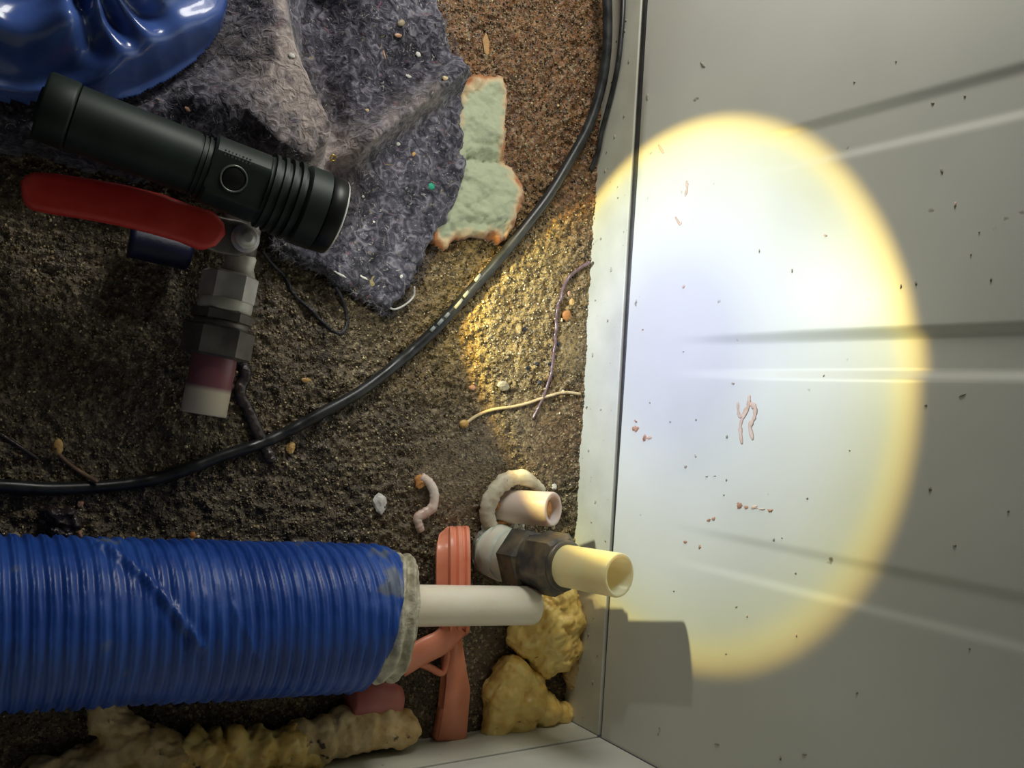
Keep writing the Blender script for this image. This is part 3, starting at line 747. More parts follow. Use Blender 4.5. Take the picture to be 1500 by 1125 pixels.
# ------------------------------------------------------------------ glossy blue plastic sheet in the top left corner
cen = at(120, -40, .05)
def bs_h(X, Y, D):
    dome = .030 + .034 * (1 - np.exp(-D / .022))
    a = np.arctan2(Y - cen.y, X - cen.x)
    w = .0060 * np.sin(D / .0042 + 2.2 * np.sin(a * 2.3) + 3.5 * fbm(X, Y, 22, 2)) * np.clip(D / .004, 0, 1) * np.exp(-D / .05)
    w2 = .005 * np.sin(a * 9 + 40 * fbm(X, Y, 8, 2)) * np.clip((D - .012) / .02, 0, 1)
    return dome + w + w2 + .004 * fbm(X, Y, 35, 2, 1)
bsheet = sheet('plastic_sheet', bs_poly, .0011, bs_h, M['blue_sheet'], None, .0, .004, base=.0285, loc=tuple(at(150, 40, 0)), extra=.0012)
tag(bsheet, 'crumpled glossy blue plastic sheet in the top left corner above the rag', 'plastic sheet')

# ------------------------------------------------------------------ torch
def make_torch():
    P0 = TORCH
    t = empty('flashlight', P0 - TD * .07 - Vector((0, 0, .016)), 'dark green metal flashlight, switched on, resting on the grey rag and the red lever', 'flashlight')
    view = (Vector((0, 0, CAM_H)) - (P0 - TD * .05)).normalized()
    X, Y, Z = frame_from(-TD, view)          # Y = towards the viewer, Z = back along the body
    def L(prof, name, mat, n=48, close=True):
        bm = bmesh.new(); lathe(bm, P0, -TD, prof, n, close=close, up=view); return bm_obj(name, bm, M[mat], t)
    R = .0192
    bez = L([(.0006, R - .0035), (-.0012, R - .0030), (-.0016, R - .0012), (-.0008, R - .0006), (.006, R - .0003), (.0068, R - .0015), (.0068, R - .004)], 'bezel_ring', 'torch_dark', 64)
    L([(-.0017, R - .0034), (-.0021, R - .0026), (-.0021, R - .0014), (-.0016, R - .0009), (.0, R - .0009), (.0, R - .0034)], 'lens_rim', 'steel_rim', 64)
    prof = [(.0066, R - .002), (.0070, R), (.0165, R), (.0172, R - .0006)]
    for k in range(4):                        # cooling fins
        s = .0180 + k * .0040
        prof += [(s, R - .0028), (s + .0016, R - .0028), (s + .0019, R - .0002 - .0004 * k), (s + .0036, R - .0002 - .0004 * k), (s + .0039, R - .0028)]
    prof += [(.0345, R - .0032), (.0352, .0160)]
    h = L(prof, 'cooling_head', 'torch', 72); md = h.modifiers.new('e', 'EDGE_SPLIT'); md.split_angle = math.radians(35)
    # switch housing with flat face
    bm = bmesh.new(); lathe(bm, P0, -TD, [(.0350, .0158), (.0360, .0164), (.0600, .0160), (.0612, .0150)], 48, up=view)
    for v in bm.verts:
        q = v.co - P0; yy = q.dot(Y)
        if yy > .0132: v.co -= Y * (yy - .0132)
    o = bm_obj('switch_housing', bm, M['torch'], t); md = o.modifiers.new('e', 'EDGE_SPLIT'); md.split_angle = math.radians(30)
    bc = P0 - TD * .0500 + Y * .0131
    bm = bmesh.new(); lathe(bm, bc, Y, [(-.001, .0062), (.0005, .0062), (.0008, .0058), (.0005, .0053), (-.001, .0053)], 32, close=False)
    br = bm_obj('button_ring', bm, M['torch_ring'], t)
    bm = bmesh.new(); lathe(bm, bc, Y, [(-.001, .0052), (.0001, .0052), (.0005, .0044), (.0007, 0)], 32); bm_obj('switch_button', bm, M['torch_dark'], t)
    # faint worn engraving beside the button: two rows of small worn marks
    bm = bmesh.new(); r = random.Random(5)
    for row in range(2):
        for k in range(8):
            c = P0 - TD * (.0455 + k * .0016 + row * .0004) + Y * .01325 + X * (-.0088 - row * .0017) * (1 if X.dot(Vector((0, 1, 0))) < 0 else -1)
            Mx = Matrix((X, TD, Y)).transposed().to_4x4(); Mx.translation = c
            bmesh.ops.create_cube(bm, size=1, matrix=Mx @ Matrix.Diagonal((.0009, .0003 + .0007 * r.random(), .00012, 1)))
    bm_obj('worn_engraving', bm, M['torch_ring'], t, False)
    prof = [(.0608, .0138)]
    for k in range(3): s = .0615 + k * .0022; prof += [(s, .0131), (s + .0009, .0131), (s + .0010, .0140), (s + .0020, .0140)]
    prof += [(.0690, .0142), (.1180, .0142), (.1186, .0132)]
    o = L(prof, 'body_tube', 'torch', 48); md = o.modifiers.new('e', 'EDGE_SPLIT'); md.split_angle = math.radians(35)
    L([(.1184, .0130), (.1190, .0148), (.1200, .0150), (.1300, .0150), (.1312, .0143), (.1314, .008), (.1325, .0075), (.1328, 0)], 'tail_cap', 'torch', 48)
    # lens: a recessed glowing reflector
    bm = bmesh.new(); lathe(bm, P0, -TD, [(.0030, R - .0032), (.0030, 0)], 48)
    m, nt, b = new_mat('lit_lens'); setin(b, color=(.8, .82, .85), emi=(1, 1, 1, 1), emis=1.2, rough=.2)
    bm_obj('lens', bm, m, t)
    return t
make_torch()

# ------------------------------------------------------------------ ball valve with red lever
def hexnut(bm, p, d, t0, t1, r, rot=0, ch=.0012):
    lathe(bm, p, d, [(t0, r * .86), (t0 + ch, r), (t1 - ch, r), (t1, r * .86)], 6, rot)
def make_valve():
    A = at(350, 345, .026); B = at(298, 607, .024); D = (B - A); Ln = D.length; D.normalize()
    t = empty('ball_valve', (A.x, A.y, .008), 'chromed ball valve with red vinyl lever and stacked hexagon nuts under the torch', 'valve')
    f = lambda y: (y - 345) / (607 - 345) * Ln
    bm = bmesh.new(); lathe(bm, A, D, [(-.020, .0085), (-.019, .0095), (-.016, .0095), (-.012, .0100), (0, .0102), (.009, .0100), (f(374), .0088)], 36); bm_obj('valve_body', bm, M['darknut'], t)
    bm = bmesh.new(); lathe(bm, A + Vector((.003, 0, 0)), D, [(f(370), .0066), (f(376), .0078), (f(390), .0074), (f(403), .0090)], 36); bm_obj('valve_neck', bm, M['white_metal'], t)
    NR = 0.0
    for k_ in range(200):
        r_ = k_ * math.pi / 600; x_, y_, z_ = frame_from(D); a_ = r_ + math.pi / 6
        best_ = [abs(math.degrees(math.atan2((x_ * math.cos(a_ + q * math.pi / 3) + y_ * math.sin(a_ + q * math.pi / 3)).x, (x_ * math.cos(a_ + q * math.pi / 3) + y_ * math.sin(a_ + q * math.pi / 3)).z)) - 47) for q in range(6)]
        if min(best_) < 1.0: NR = r_; break
    def nut(y0, y1, r, name, mat, rot=NR):
        bm = bmesh.new(); hexnut(bm, A, D, f(y0), f(y1), r, rot); o = bm_obj(name, bm, M[mat], t, False); return o
    nut(401, 443, .0138, 'hexagon_nut', 'chrome')
    bm = bmesh.new(); lathe(bm, A, D, [(f(440), .0128), (f(442), .0134), (f(454), .0134), (f(457), .0128)], 40); bm_obj('washer', bm, M['white_metal'], t)
    o = nut(455, 474, .0150, 'hexagon_nut', 'darknut')
    bm = bmesh.new(); lathe(bm, A, D, [(f(472), .0128), (f(473), .0136), (f(481), .0136), (f(483), .0128)], 40); bm_obj('washer', bm, M['darknut'], t)
    o = nut(480, 524, .0172, 'hexagon_nut', 'darknut')
    pm = stained_pipe_mat(tuple(A + D * f(520)), tuple(D), f(607) - f(520))
    bm = bmesh.new(); R = .0110
    lathe(bm, A, D, [(f(518), R), (Ln - .0006, R), (Ln, R - .0006), (Ln, R - .0022), (Ln - .02, R - .0024), (Ln - .02, 0)], 40, close=False); o = bm_obj('pipe_end', bm, pm, t)
    o['label'] = 'short pipe end, purple-brown near the nut and cream at the tip'
    # stem, packing nut and lever
    S = at(358, 350, .040)
    bm = bmesh.new(); lathe(bm, Vector((S.x, S.y, .0)), Vector((0, 0, 1)), [(.030, .0075), (.037, .0075), (.0375, .0062), (.0385, .0062)], 24); bm_obj('bonnet', bm, M['chrome'], t)
    bm = bmesh.new(); lathe(bm, Vector((S.x, S.y, .0)), Vector((0, 0, 1)), [(.0410, .0062), (.0415, .0070), (.0420, .0070), (.0421, .0044), (.0425, .0056), (.0445, .0056), (.0452, .0046), (.0452, .0030), (.0462, .0028), (.0464, .0020), (.0464, 0)], 24)
    bm_obj('stem_nut', bm, M['chrome'], t)
    # metal lever arm
    def strip(pts, ws, z0s, th, name, mat, bev=.0012, seg=1):
        """flat bar along photo points with edge pairs"""
        bm = bmesh.new(); n = len(pts); rows = []
        for i, (p, w, z) in enumerate(zip(pts, ws, z0s)):
            d = (pts[min(i + 1, n - 1)] - pts[max(i - 1, 0)]); d.z = 0; d.normalize(); s = Vector((-d.y, d.x, 0))
            ring = []
            for k in range(16):
                a = 2 * math.pi * k / 16; cx = abs(math.cos(a)) ** .45 * math.copysign(1, math.cos(a)); cz = abs(math.sin(a)) ** .7 * math.copysign(1, math.sin(a))
                ring.append(bm.verts.new(Vector((p.x, p.y, z)) + s * cx * w / 2 + Vector((0, 0, cz * th / 2))))
            rows.append(ring)
        for a, b in zip(rows, rows[1:]):
            for k in range(16): bm.faces.new((a[k], a[(k + 1) % 16], b[(k + 1) % 16], b[k]))
        bm.faces.new(rows[0]); bm.faces.new(rows[-1])
        return bm_obj(name, bm, M[mat], t)
    arm = [at(x, y, .0400) for x, y in ((377, 354), (370, 352), (350, 349), (325, 345), (295, 335), (250, 322))]
    arm_o = strip(arm, [.008, .014, .018, .018, .0165, .014], [.0400] * 6, .0022, 'lever_arm', 'darknut')
    g = [(321, 352, .45), (314, 346, .85), (301, 338, 1.1), (270, 327, 1.02), (230, 313, 1.06), (180, 300, 1.05), (130, 290, 1.02), (80, 282, 1.0), (50, 278, .92), (38, 276, .7), (33, 276, .4)]
    gp = [at(x, y, .039) for x, y, w in g]
    gr = strip(gp, [.0185 * w for *_, w in g], [.0395] * 3 + [.0390, .0380, .0370, .0360, .0350, .0350, .0350, .0350], .0072, 'lever_grip', 'red')
    gr['label'] = 'red vinyl lever grip'
    return t
make_valve()
# dark blue taped bit under the lever
bm = bmesh.new(); a, b = at(190, 352, .012), at(275, 372, .012)
sweep(bm, smooth_path([a, a.lerp(b, .5) + Vector((0, 0, .001)), b], 6), .0085, 20)
o = bm_obj('taped_pipe_stub', bm, M['navy'], None, loc=tuple((a + b) / 2 - Vector((0, 0, .012)))); tag(o, 'dark navy taped pipe stub in the shadow below the red lever', 'pipe')

# ------------------------------------------------------------------ blue wrapped, insulated pipe
def make_wrapped():
    ZC = .0415
    a = at(60, 911, ZC); b = at(600, 903, ZC)
    AX = (b - a); AX.z = 0; AX.normalize(); yc = a.y
    SD = Vector((-AX.y, AX.x, 0))
    O = Vector((a.x, a.y, ZC)) 
    V13 = math.radians(16)
    t = empty('insulated_pipe', (O.x, O.y, 0), 'insulated pipe wrapped in ribbed blue tape lying on the floor at the lower left', 'pipe')
    R = .0372
    def s_of(px, py, z): return (at(px, py, z) - O).dot(AX)
    def endfun(top, mid, bot, R):
        zt, zm, zb = ZC + R * math.cos(V13 + math.pi / 2), ZC + R * math.cos(V13), ZC + R * math.cos(V13 - math.pi / 2)
        st, sm, sb = s_of(*top, zt), s_of(*mid, zm), s_of(*bot, zb)
        A = (st + sb) / 2; C = (st - sb) / 2; B = sm - A
        return lambda th: A + C * math.sin(th - V13) + B * math.cos(th - V13)
    e_t = endfun((568, 796), (592, 885), (534, 1018), R)
    e_i = endfun((603, 800), (621, 888), (590, 985), R - .003)
    s0 = s_of(-420, 911, ZC)
    l1 = (s_of(150, 820, .06), math.radians(72)); l2 = (s_of(292, 950, .075), math.radians(-6))
    l3 = (s_of(338, 895, .075), math.radians(22)); l4 = (s_of(372, 968, .07), math.radians(-18))
    def pt(s, th, r): return O + AX * s + SD * (math.sin(th) * r) + Vector((0, 0, math.cos(th) * r))
    n, m = 560, 120; V = []; pitch = .0062
    ths = [2 * math.pi * k / m for k in range(m)]
    S = np.zeros((n, m)); TH = np.zeros((n, m)); 
    for k, th in enumerate(ths):
        tt = (th + math.pi) % (2 * math.pi) - math.pi
        e = e_t(th); S[:, k] = np.linspace(s0, e, n); TH[:, k] = tt
    ph = (S + .0025 * np.sin(TH) + .0007 * fbm(S * 1.0, TH * .03, 60, 2)) / pitch + TH / (2 * math.pi)
    fr = ph - np.floor(ph)
    rr = R + (.0008 + .0007 * fbm(S, TH * .04, 45, 2, 3)) * np.sin(2 * np.pi * fr) + (.0011 + .0009 * fbm(S, TH * .04, 30, 2, 0)) * np.clip((fr - .66) / .3, 0, 1)
    rr = rr + .0007 * fbm(S, TH * .04, 25, 3, 1) + .0004 * fbm(S, TH * .04, 160, 2, 2)
    def wr(l1, l2, amp, w):
        dx, dy = l2[0] - l1[0], (l2[1] - l1[1]) * R; px_, py_ = S - l1[0], (TH - l1[1]) * R
        t_ = (px_ * dx + py_ * dy) / (dx * dx + dy * dy); tc = np.clip(t_, 0, 1)
        d = np.hypot(px_ - tc * dx, py_ - tc * dy); side = np.sign(px_ * dy - py_ * dx)
        return amp * np.exp(-(d / w) ** 2) - .15 * amp * np.exp(-((d - w * 2.2) / w) ** 2) * (side > 0) * (t_ > 0) * (t_ < 1)
    rr = rr + wr(l1, l2, .0026, .0017) + wr(l3, l4, .0008, .0010)
    # last turns tighten towards the end, with bunched edge folds
    fe = np.array([[e_t(th) for th in ths]]) - S
    rr = rr - .0022 * np.exp(-(fe / .004) ** 2) + .0007 * np.sin(fe / .0011 + 2 * np.sin(TH * 2)) * np.exp(-fe / .012)
    V = np.zeros((n, m, 3))
    for c in range(3):
        V[:, :, c] = O[c] + AX[c] * S + SD[c] * np.sin(TH) * rr + (np.cos(TH) * rr if c == 2 else 0)
    V[:, :, 2] = np.maximum(V[:, :, 2], .0035)
    I, J = np.meshgrid(np.arange(n - 1), np.arange(m), indexing='ij'); I = I.ravel(); J = J.ravel(); J2 = (J + 1) % m
    F = np.stack([I * m + J, I * m + J2, (I + 1) * m + J2, (I + 1) * m + J], 1)
    # turned-in end lip
    nn = n * m; Vi = V[-1].copy(); cc = Vi.mean(0); Vi = cc + (Vi - cc) * .90
    F2 = np.stack([(n - 1) * m + np.arange(m), (n - 1) * m + (np.arange(m) + 1) % m, nn + (np.arange(m) + 1) % m, nn + np.arange(m)], 1)
    np_obj('tape_wrap', np.vstack([V.reshape(-1, 3), Vi]), np.vstack([F, F2]), M['tape'], t)
    # insulation: lumpy layered tube reaching past the tape
    n, m = 60, 120; Ri = R - .0042; V = np.zeros((n + 8, m, 3))
    for k, th in enumerate(ths):
        tt = (th + math.pi) % (2 * math.pi) - math.pi
        for i in range(n):
            u = i / (n - 1); s = e_t(th) - .012 + (e_i(th) - e_t(th) + .012) * u
            r = Ri - .0030 * max(0, (u - .80) / .20) ** 2 + .0013 * math.sin(u * 24 + 2.5 * mnoise.noise(Vector((tt, 0, 0)))) * (u < .97)
            r += .0008 * mnoise.noise(Vector((math.sin(tt) * 5, math.cos(tt) * 5, s * 300)))
            s += .0010 * mnoise.noise(Vector((math.sin(tt) * 6, math.cos(tt) * 6, 4))) * u
            V[i, k] = pt(s, tt, r)
        for i in range(8):
            u = (i + 1) / 8; r = (Ri - .003) * (1 - u) + .0135 * u
            V[n + i, k] = pt(e_i(th) * (1 - u) + e_i(0) * u - .002 * u + .001 * mnoise.noise(Vector((r * 300, tt * 3, 0))), tt, r)
    V[:, :, 2] = np.maximum(V[:, :, 2], .003)
    nr = n + 8
    I, J = np.meshgrid(np.arange(nr - 1), np.arange(m), indexing='ij'); I = I.ravel(); J = J.ravel(); J2 = (J + 1) % m
    F = np.stack([I * m + J, I * m + J2, (I + 1) * m + J2, (I + 1) * m + J], 1)
    o = np_obj('insulation', V.reshape(-1, 3), F, M['insul'], t); o['label'] = 'cream foam insulation end showing past the blue tape'
    # inner pipe
    A2 = at(560, 887, ZC); B2 = at(784, 887, ZC + .002); d = B2 - A2; Ln = d.length; R2 = .0112
    bm = bmesh.new(); lathe(bm, A2, d, [(-.02, R2), (Ln - .0030, R2), (Ln - .0012, R2 - .0006), (Ln - .0002, R2 - .0020), (Ln, R2 - .0034), (Ln - .001, R2 - .0040), (Ln - .02, R2 - .0040), (Ln - .02, 0)], 48, close=False)
    o = bm_obj('inner_pipe', bm, M['pbpipe'], t); o['label'] = 'milky white plastic pipe'
    return t
make_wrapped()

# ------------------------------------------------------------------ standing pipe stubs
def stub(p0, p1, R, wall, n=48, flare=0.0):
    bm = bmesh.new(); d = p1 - p0; L = d.length
    lathe(bm, p0, d, [(0, R), (L - .0012, R + flare), (L - .0003, R + flare - .0003), (L, R - .0010), (L - .0004, R - wall), (L - .022, R - wall - .0004), (L - .022, 0)], n, close=False)
    return bm
p0 = at(730, 741, -.004); p1 = at(811, 746, .033)
t = empty('pipe_stub', (p0.x, p0.y, 0), 'short pinkish white pipe stub with a rust-filled open end, rising through a broken collar', 'pipe')
bm_obj('pipe', stub(p0, p1, .0105, .0030), M['pbpink'], t)
d = (p1 - p0).normalized(); bm = bmesh.new()
q = p1 - d * .0085
x_, y_, _ = frame_from(d)
bmesh.ops.create_icosphere(bm, subdivisions=3, radius=.0078, matrix=Matrix.Translation(q - d * .0015))
for v in bm.verts: v.co += v.normal * .001 * mnoise.noise(v.co * 400)
bm_obj('rust_plug', bm, M['rust'], t)
# broken collar: ragged arc
bm = bmesh.new(); cpts = []
for (x, y, z) in [(722, 776, .003), (714, 758, .005), (716, 738, .007), (728, 716, .009), (748, 701, .010), (768, 700, .010), (782, 709, .008), (792, 718, .006)]: cpts.append(at(x, y, z))
sp = smooth_path(cpts, 6); r = random.Random(2)
rings = []
for i, p in enumerate(sp):
    dd = (sp[min(i + 1, len(sp) - 1)] - sp[max(i - 1, 0)]); x_, y_, _ = frame_from(dd)
    w = .0056 * (.65 + .35 * math.sin(math.pi * min(1, i / len(sp) + .12))) * r.uniform(.88, 1.1)
    rings.append([bm.verts.new(p + x_ * math.cos(a) * w * r.uniform(.9, 1.1) + y_ * math.sin(a) * .0042 * r.uniform(.9, 1.1)) for a in (2 * math.pi * k / 10 for k in range(10))])
for a, b in zip(rings, rings[1:]):
    for k in range(10): bm.faces.new((a[k], a[(k + 1) % 10], b[(k + 1) % 10], b[k]))
bm.faces.new(rings[0]); bm.faces.new(rings[-1])
o = bm_obj('broken_collar', bm, M['collar'], None, loc=tuple(at(745, 730, 0))); tag(o, 'broken chalky white plastic collar curving round the short pipe stub', 'pipe collar')

# elbow with grey coupling and yellow pipe
E0 = at(733, 812, .006); E1 = at(908, 843, .102); ED = (E1 - E0); EL = ED.length; ED.normalize()
t = empty('pipe_elbow', (E0.x, E0.y, 0), 'milky plastic elbow on the floor with grey double nut and yellowed open pipe', 'pipe')
def fe(px):
    lo_, hi_ = 0.0, EL * 1.2
    for _ in range(40):
        mi = (lo_ + hi_) / 2; q = RCAM.transposed() @ (E0 + ED * mi - Vector((0, 0, CAM_H)))
        if 750 + FPX * q.x / -q.z < px: lo_ = mi
        else: hi_ = mi
    return lo_
bm = bmesh.new()
sp = smooth_path([at(726, 806, -.006), at(727, 806, .004), E0 + ED * .006, E0 + ED * fe(745), E0 + ED * fe(759)], 8)
sweep(bm, sp, [.0160, .0162, .0165, .0168] + [.0168 - .0008 * i / (len(sp) - 4) for i in range(len(sp) - 4)], 40)
lathe(bm, at(726, 806, 0), Vector((0, 0, 1)), [(-.004, .012), (-.003, .016), (.004, .0168), (.009, .0158), (.013, .011), (.015, .004)], 36)
bm_obj('elbow', bm, M['elbow'], t)
for (s0, s1, r, rot) in ((fe(757), fe(784), .0190, .1), (fe(790), fe(826), .0186, .55)):
    bm = bmesh.new(); hexnut(bm, E0, ED, s0, s1, r, rot, .0016); o = bm_obj('hexagon_nut', bm, M['nutgrey'], t, False)
bm = bmesh.new(); lathe(bm, E0, ED, [(fe(781), .0145), (fe(783), .0155), (fe(791), .0155), (fe(793), .0145)], 40); bm_obj('coupling_ring', bm, M['nutgrey'], t)
bm = bmesh.new(); lathe(bm, E0, ED, [(fe(825), .0145), (fe(826), .0150), (fe(829), .0147), (fe(830), .0130)], 40); bm_obj('coupling_ring', bm, M['nutgrey'], t)
o = bm_obj('yellowed_pipe', stub(E0 + ED * fe(812), E1, .0121, .0022), M['pbyellow'], t); o['label'] = 'yellowed translucent pipe with open end'

# ------------------------------------------------------------------ salmon plastic bracket
def extr(bm, pts_px, z0, z1, smooth=0):
    a = [at(x, y, z1) for x, y in pts_px]; top = [bm.verts.new(p) for p in a]; bot = [bm.verts.new(Vector((p.x, p.y, z0))) for p in a]
    n = len(a); bm.faces.new(top); bm.faces.new(bot[::-1])
    for i in range(n): bm.faces.new((top[i], top[(i + 1) % n], bot[(i + 1) % n], bot[i]))
    return bm
br = empty('pipe_bracket', tuple(at(668, 860, 0)), 'salmon pink plastic pipe bracket with a ridged arch passing under the white pipe', 'bracket')
# ridged arch
bm = bmesh.new(); c0 = at(668, 775, .003); c1 = at(668, 935, .003)
ctr = (c0 + c1) / 2; half = (c0 - c1).length / 2; dirY = (c0 - c1).normalized(); dirX = Vector((dirY.y, -dirY.x, 0)); hh = .024
prof = [(-.0108, -.0048), (-.0108, -.0036), (-.0098, -.0036), (-.0052, -.0004), (-.0048, .0024), (-.0030, .0028), (-.0020, .0010), (-.0004, .0010), (.0006, .0026), (.0030, .0026), (.0040, .0010), (.0054, .0010), (.0062, .0026), (.0084, .0024), (.0092, .0008), (.0088, -.0024), (.0070, -.0036), (-.0040, -.0048)]
rings = []
ap = smooth_path([at(668, y, z) for y, z in ((771, .002), (775, .009), (786, .016), (805, .021), (830, .0235), (870, .0245), (905, .021), (925, .012), (935, .002))], 6)
for i, p in enumerate(ap):
    tg = (ap[min(i + 1, len(ap) - 1)] - ap[max(i - 1, 0)]).normalized(); dX = Vector((1, 0, 0)); nrm = tg.cross(dX).normalized()
    if nrm.dot(p - (ctr + Vector((0, 0, -.01)))) < 0: nrm = -nrm
    e_ = min(1, .55 + .07 * min(i, len(ap) - 1 - i)); e2_ = min(1, .12 * min(i, len(ap) - 1 - i))
    rings.append([bm.verts.new(p + dX * (u * e_) + nrm * (v * e2_)) for u, v in prof])
k_ = len(prof)
for a, b in zip(rings, rings[1:]):
    for k in range(k_): bm.faces.new((a[k], a[(k + 1) % k_], b[(k + 1) % k_], b[k]))
bm.faces.new(rings[0]); bm.faces.new(rings[-1])
o = bm_obj('ridged_arch', bm, M['salmon'], br); o.modifiers.new('e', 'EDGE_SPLIT').split_angle = math.radians(40)
bm = bmesh.new()
extr(bm, [(652, 905), (674, 905), (682, 972), (690, 1010), (684, 1086), (640, 1086), (650, 1040), (656, 1000), (655, 980)], .002, .010)
bmesh.ops.bevel(bm, geom=bm.edges[:], offset=.0008, segments=2, affect='EDGES'); bm_obj('strut', bm, M['salmon'], br)
bm = bmesh.new()
pts = [at(x, y, z) for x, y, z in ((668, 916, .014), (660, 928, .014), (644, 942, .013), (626, 951, .012), (606, 962, .011), (585, 975, .010))]
sweep(bm, smooth_path(pts, 6), .0080, 16, flat=(1, .42)); bm_obj('strut', bm, M['salmon'], br)
bm = bmesh.new()
pts = [at(x, y, z) for x, y, z in ((606, 968, .008), (630, 978, .008), (648, 985, .008), (655, 960, .008), (652, 945, .008))]
sweep(bm, smooth_path(pts, 6), .0022, 10); bm_obj('inner_rib', bm, M['salmon'], br)
# pink ring end beside
bm = bmesh.new(); a, b = at(512, 1028, .010), at(588, 1024, .009)
lathe(bm, a, b - a, [(0, .008), (.001, .0095), ((b - a).length - .007, .0098), ((b - a).length - .002, .0078), ((b - a).length, .004), ((b - a).length, 0)], 32)
for v in bm.verts: v.co.z = max(v.co.z, .001)
o = bm_obj('rounded_plug', bm, M['pinkgrey'], None, loc=tuple(at(550, 1025, 0))); tag(o, 'dusty pink rounded plastic plug between the blue pipe and the foam', 'plug')

# ------------------------------------------------------------------ spray foam lumps
def fp(px, py, z, r, k=(1, 1, 1)): return (at(px, py, z), (r * k[0], r * k[1], r * k[2]))
o = blob('foam_lump', [fp(800, 912, .007, .022, (1, 1.05, .75)), fp(818, 905, .008, .018, (1, 1.5, .8)), fp(782, 930, .006, .019, (1, .9, .7)), fp(812, 880, .009, .014), fp(815, 945, .007, .017, (1, 1, .8)), fp(772, 890, .004, .013), fp(800, 960, .005, .014)],
         M['foam'], .0013, .0019, 330, None, tuple(at(800, 920, 0)), smooth_it=10)
tag(o, 'glossy pockmarked yellow spray foam lump below the grey double nut', 'spray foam')
o = blob('foam_lump', [fp(748, 992, .006, .0145), fp(738, 1015, .006, .0145), fp(765, 1030, .006, .0145), fp(730, 1045, .006, .012), fp(772, 1006, .005, .013), fp(724, 1066, .005, .010), fp(795, 1038, .004, .012), fp(820, 1045, .003, .009), fp(760, 1052, .004, .012)],
         M['foam'], .0014, .0014, 240, None, tuple(at(745, 1020, 0)), smooth_it=10)
tag(o, 'smooth ochre spray foam lump near the front corner of the plinths', 'spray foam')
o = blob('foam_lump', [fp(838, 985, .006, .0075), fp(842, 1000, .006, .006), fp(840, 968, .006, .006)], M['foam_pale'], .0010, .0016, 300, None, tuple(at(838, 990, 0)))
tag(o, 'small dirty foam crumb against the right plinth below the large yellow lump', 'spray foam')
o = blob('foam_roll', [fp(585, 1068, .012, .0120), fp(560, 1066, .012, .0130), fp(530, 1068, .012, .0130), fp(500, 1075, .012, .0125), fp(470, 1083, .012, .012), fp(440, 1087, .012, .0115), fp(545, 1045, .009, .008), fp(500, 1056, .009, .008)],
         M['foam_pale'], .0014, .0014, 200, None, tuple(at(530, 1070, 0)), drip=.35)
tag(o, 'rounded dirty yellow foam roll right of the dripping foam, by the pink plug', 'spray foam')
o = blob('foam_roll', [fp(x, 1100 - 4 * math.sin(x * .05) + (x < 330) * 8, .011, .0115 + .0015 * math.sin(x * .11)) for x in range(270, 450, 16)] + [fp(300, 1105, .008, .012), fp(345, 1092, .016, .007), fp(385, 1090, .017, .007)],
         M['foam'], .0013, .0022, 240, None, tuple(at(360, 1100, 0)), drip=.9)
tag(o, 'yellow foam roll with vertical drips along the front plinth', 'spray foam')
o = blob('foam_roll', [fp(150, 1035, .010, .008), fp(160, 1052, .010, .010), fp(178, 1070, .010, .011), fp(190, 1092, .010, .013), fp(215, 1100, .010, .014), fp(245, 1108, .010, .013), fp(165, 1110, .008, .012), (at(120, 1128, .006), .012), (at(60, 1135, .006), .010)],
         M['foam_pale'], .0014, .0018, 230, None, tuple(at(190, 1085, 0)))
tag(o, 'pale hooked foam lump at the lower left corner under the blue pipe', 'spray foam')

# ------------------------------------------------------------------ cables, wires and plant bits
def path_obj(name, px, r, mat, label, cat, n=10, flat=None, zoff=0.0, parent=None, floor=True, res=8, taper=None):
    pts = []
    for q in px:
        z = q[2] if len(q) > 2 else None
        p = at(q[0], q[1], z if z is not None else r)
        if z is None: p = at(q[0], q[1], fz(p.x, p.y) + r * .8 + zoff)
        pts.append(p)
    sp = smooth_path(pts, res)
    if floor:
        for p in sp: p.z = max(p.z, fz(p.x, p.y) + r * .7)
    rr = r if taper is None else [r * (taper[0] + (taper[1] - taper[0]) * i / (len(sp) - 1)) for i in range(len(sp))]
    bm = bmesh.new(); sweep(bm, sp, rr, n, flat)
    o = bm_obj(name, bm, M[mat], parent, loc=tuple(pts[len(pts) // 2]) if parent is None else None)
    if label: tag(o, label, cat)
    return o, sp
cab, csp = path_obj('power_cable', [(-400, 660), (-200, 705), (-80, 714), (0, 712), (80, 716), (180, 710), (250, 695), (320, 670), (400, 642), (470, 606), (530, 572), (590, 525), (640, 480), (690, 425), (722, 390), (747, 360, .004), (775, 325, .004),
                             (805, 285, .004), (835, 235, .005), (862, 185, .008), (880, 130, .011), (888, 80, .014), (890, 30, .016), (888, -30, .018), (885, -90, .02)], .0033, 'cable',
                    'thick black cable curving across the floor and up beside the right plinth', 'cable', 14)
for k, (x, y, l) in enumerate([(700, 407, 6), (683, 431, 5), (672, 445, 8), (655, 462, 4), (645, 472, 5), (634, 482, 4)]):
    a, b = at(x - l * .7, y + l * .8, 0), at(x + l * .7, y - l * .8, 0)
    za = min(csp, key=lambda p: (p.xy - a.xy).length).z + .0030
    a, b = at(x - l * .7, y + l * .8, za), at(x + l * .7, y - l * .8, za)
    bm = bmesh.new(); sweep(bm, [a, a.lerp(b, .5), b], .0011, 8, flat=(1, .35)); bm_obj('faded_print', bm, M['print'], cab)
pts = [onwall(914, -60, .0030), onwall(913, 0, .0030), onwall(911, 40, .0030), onwall(906, 90, .0030), onwall(898, 130, .0030), onwall(889, 165, .0030), onwall(881, 195, .0035), onwall(876, 222, .0035)]
pts.append(Vector((XW - .005, pts[-1].y - .012, .0)));
bm = bmesh.new(); sweep(bm, smooth_path(pts, 8), .0017, 10)
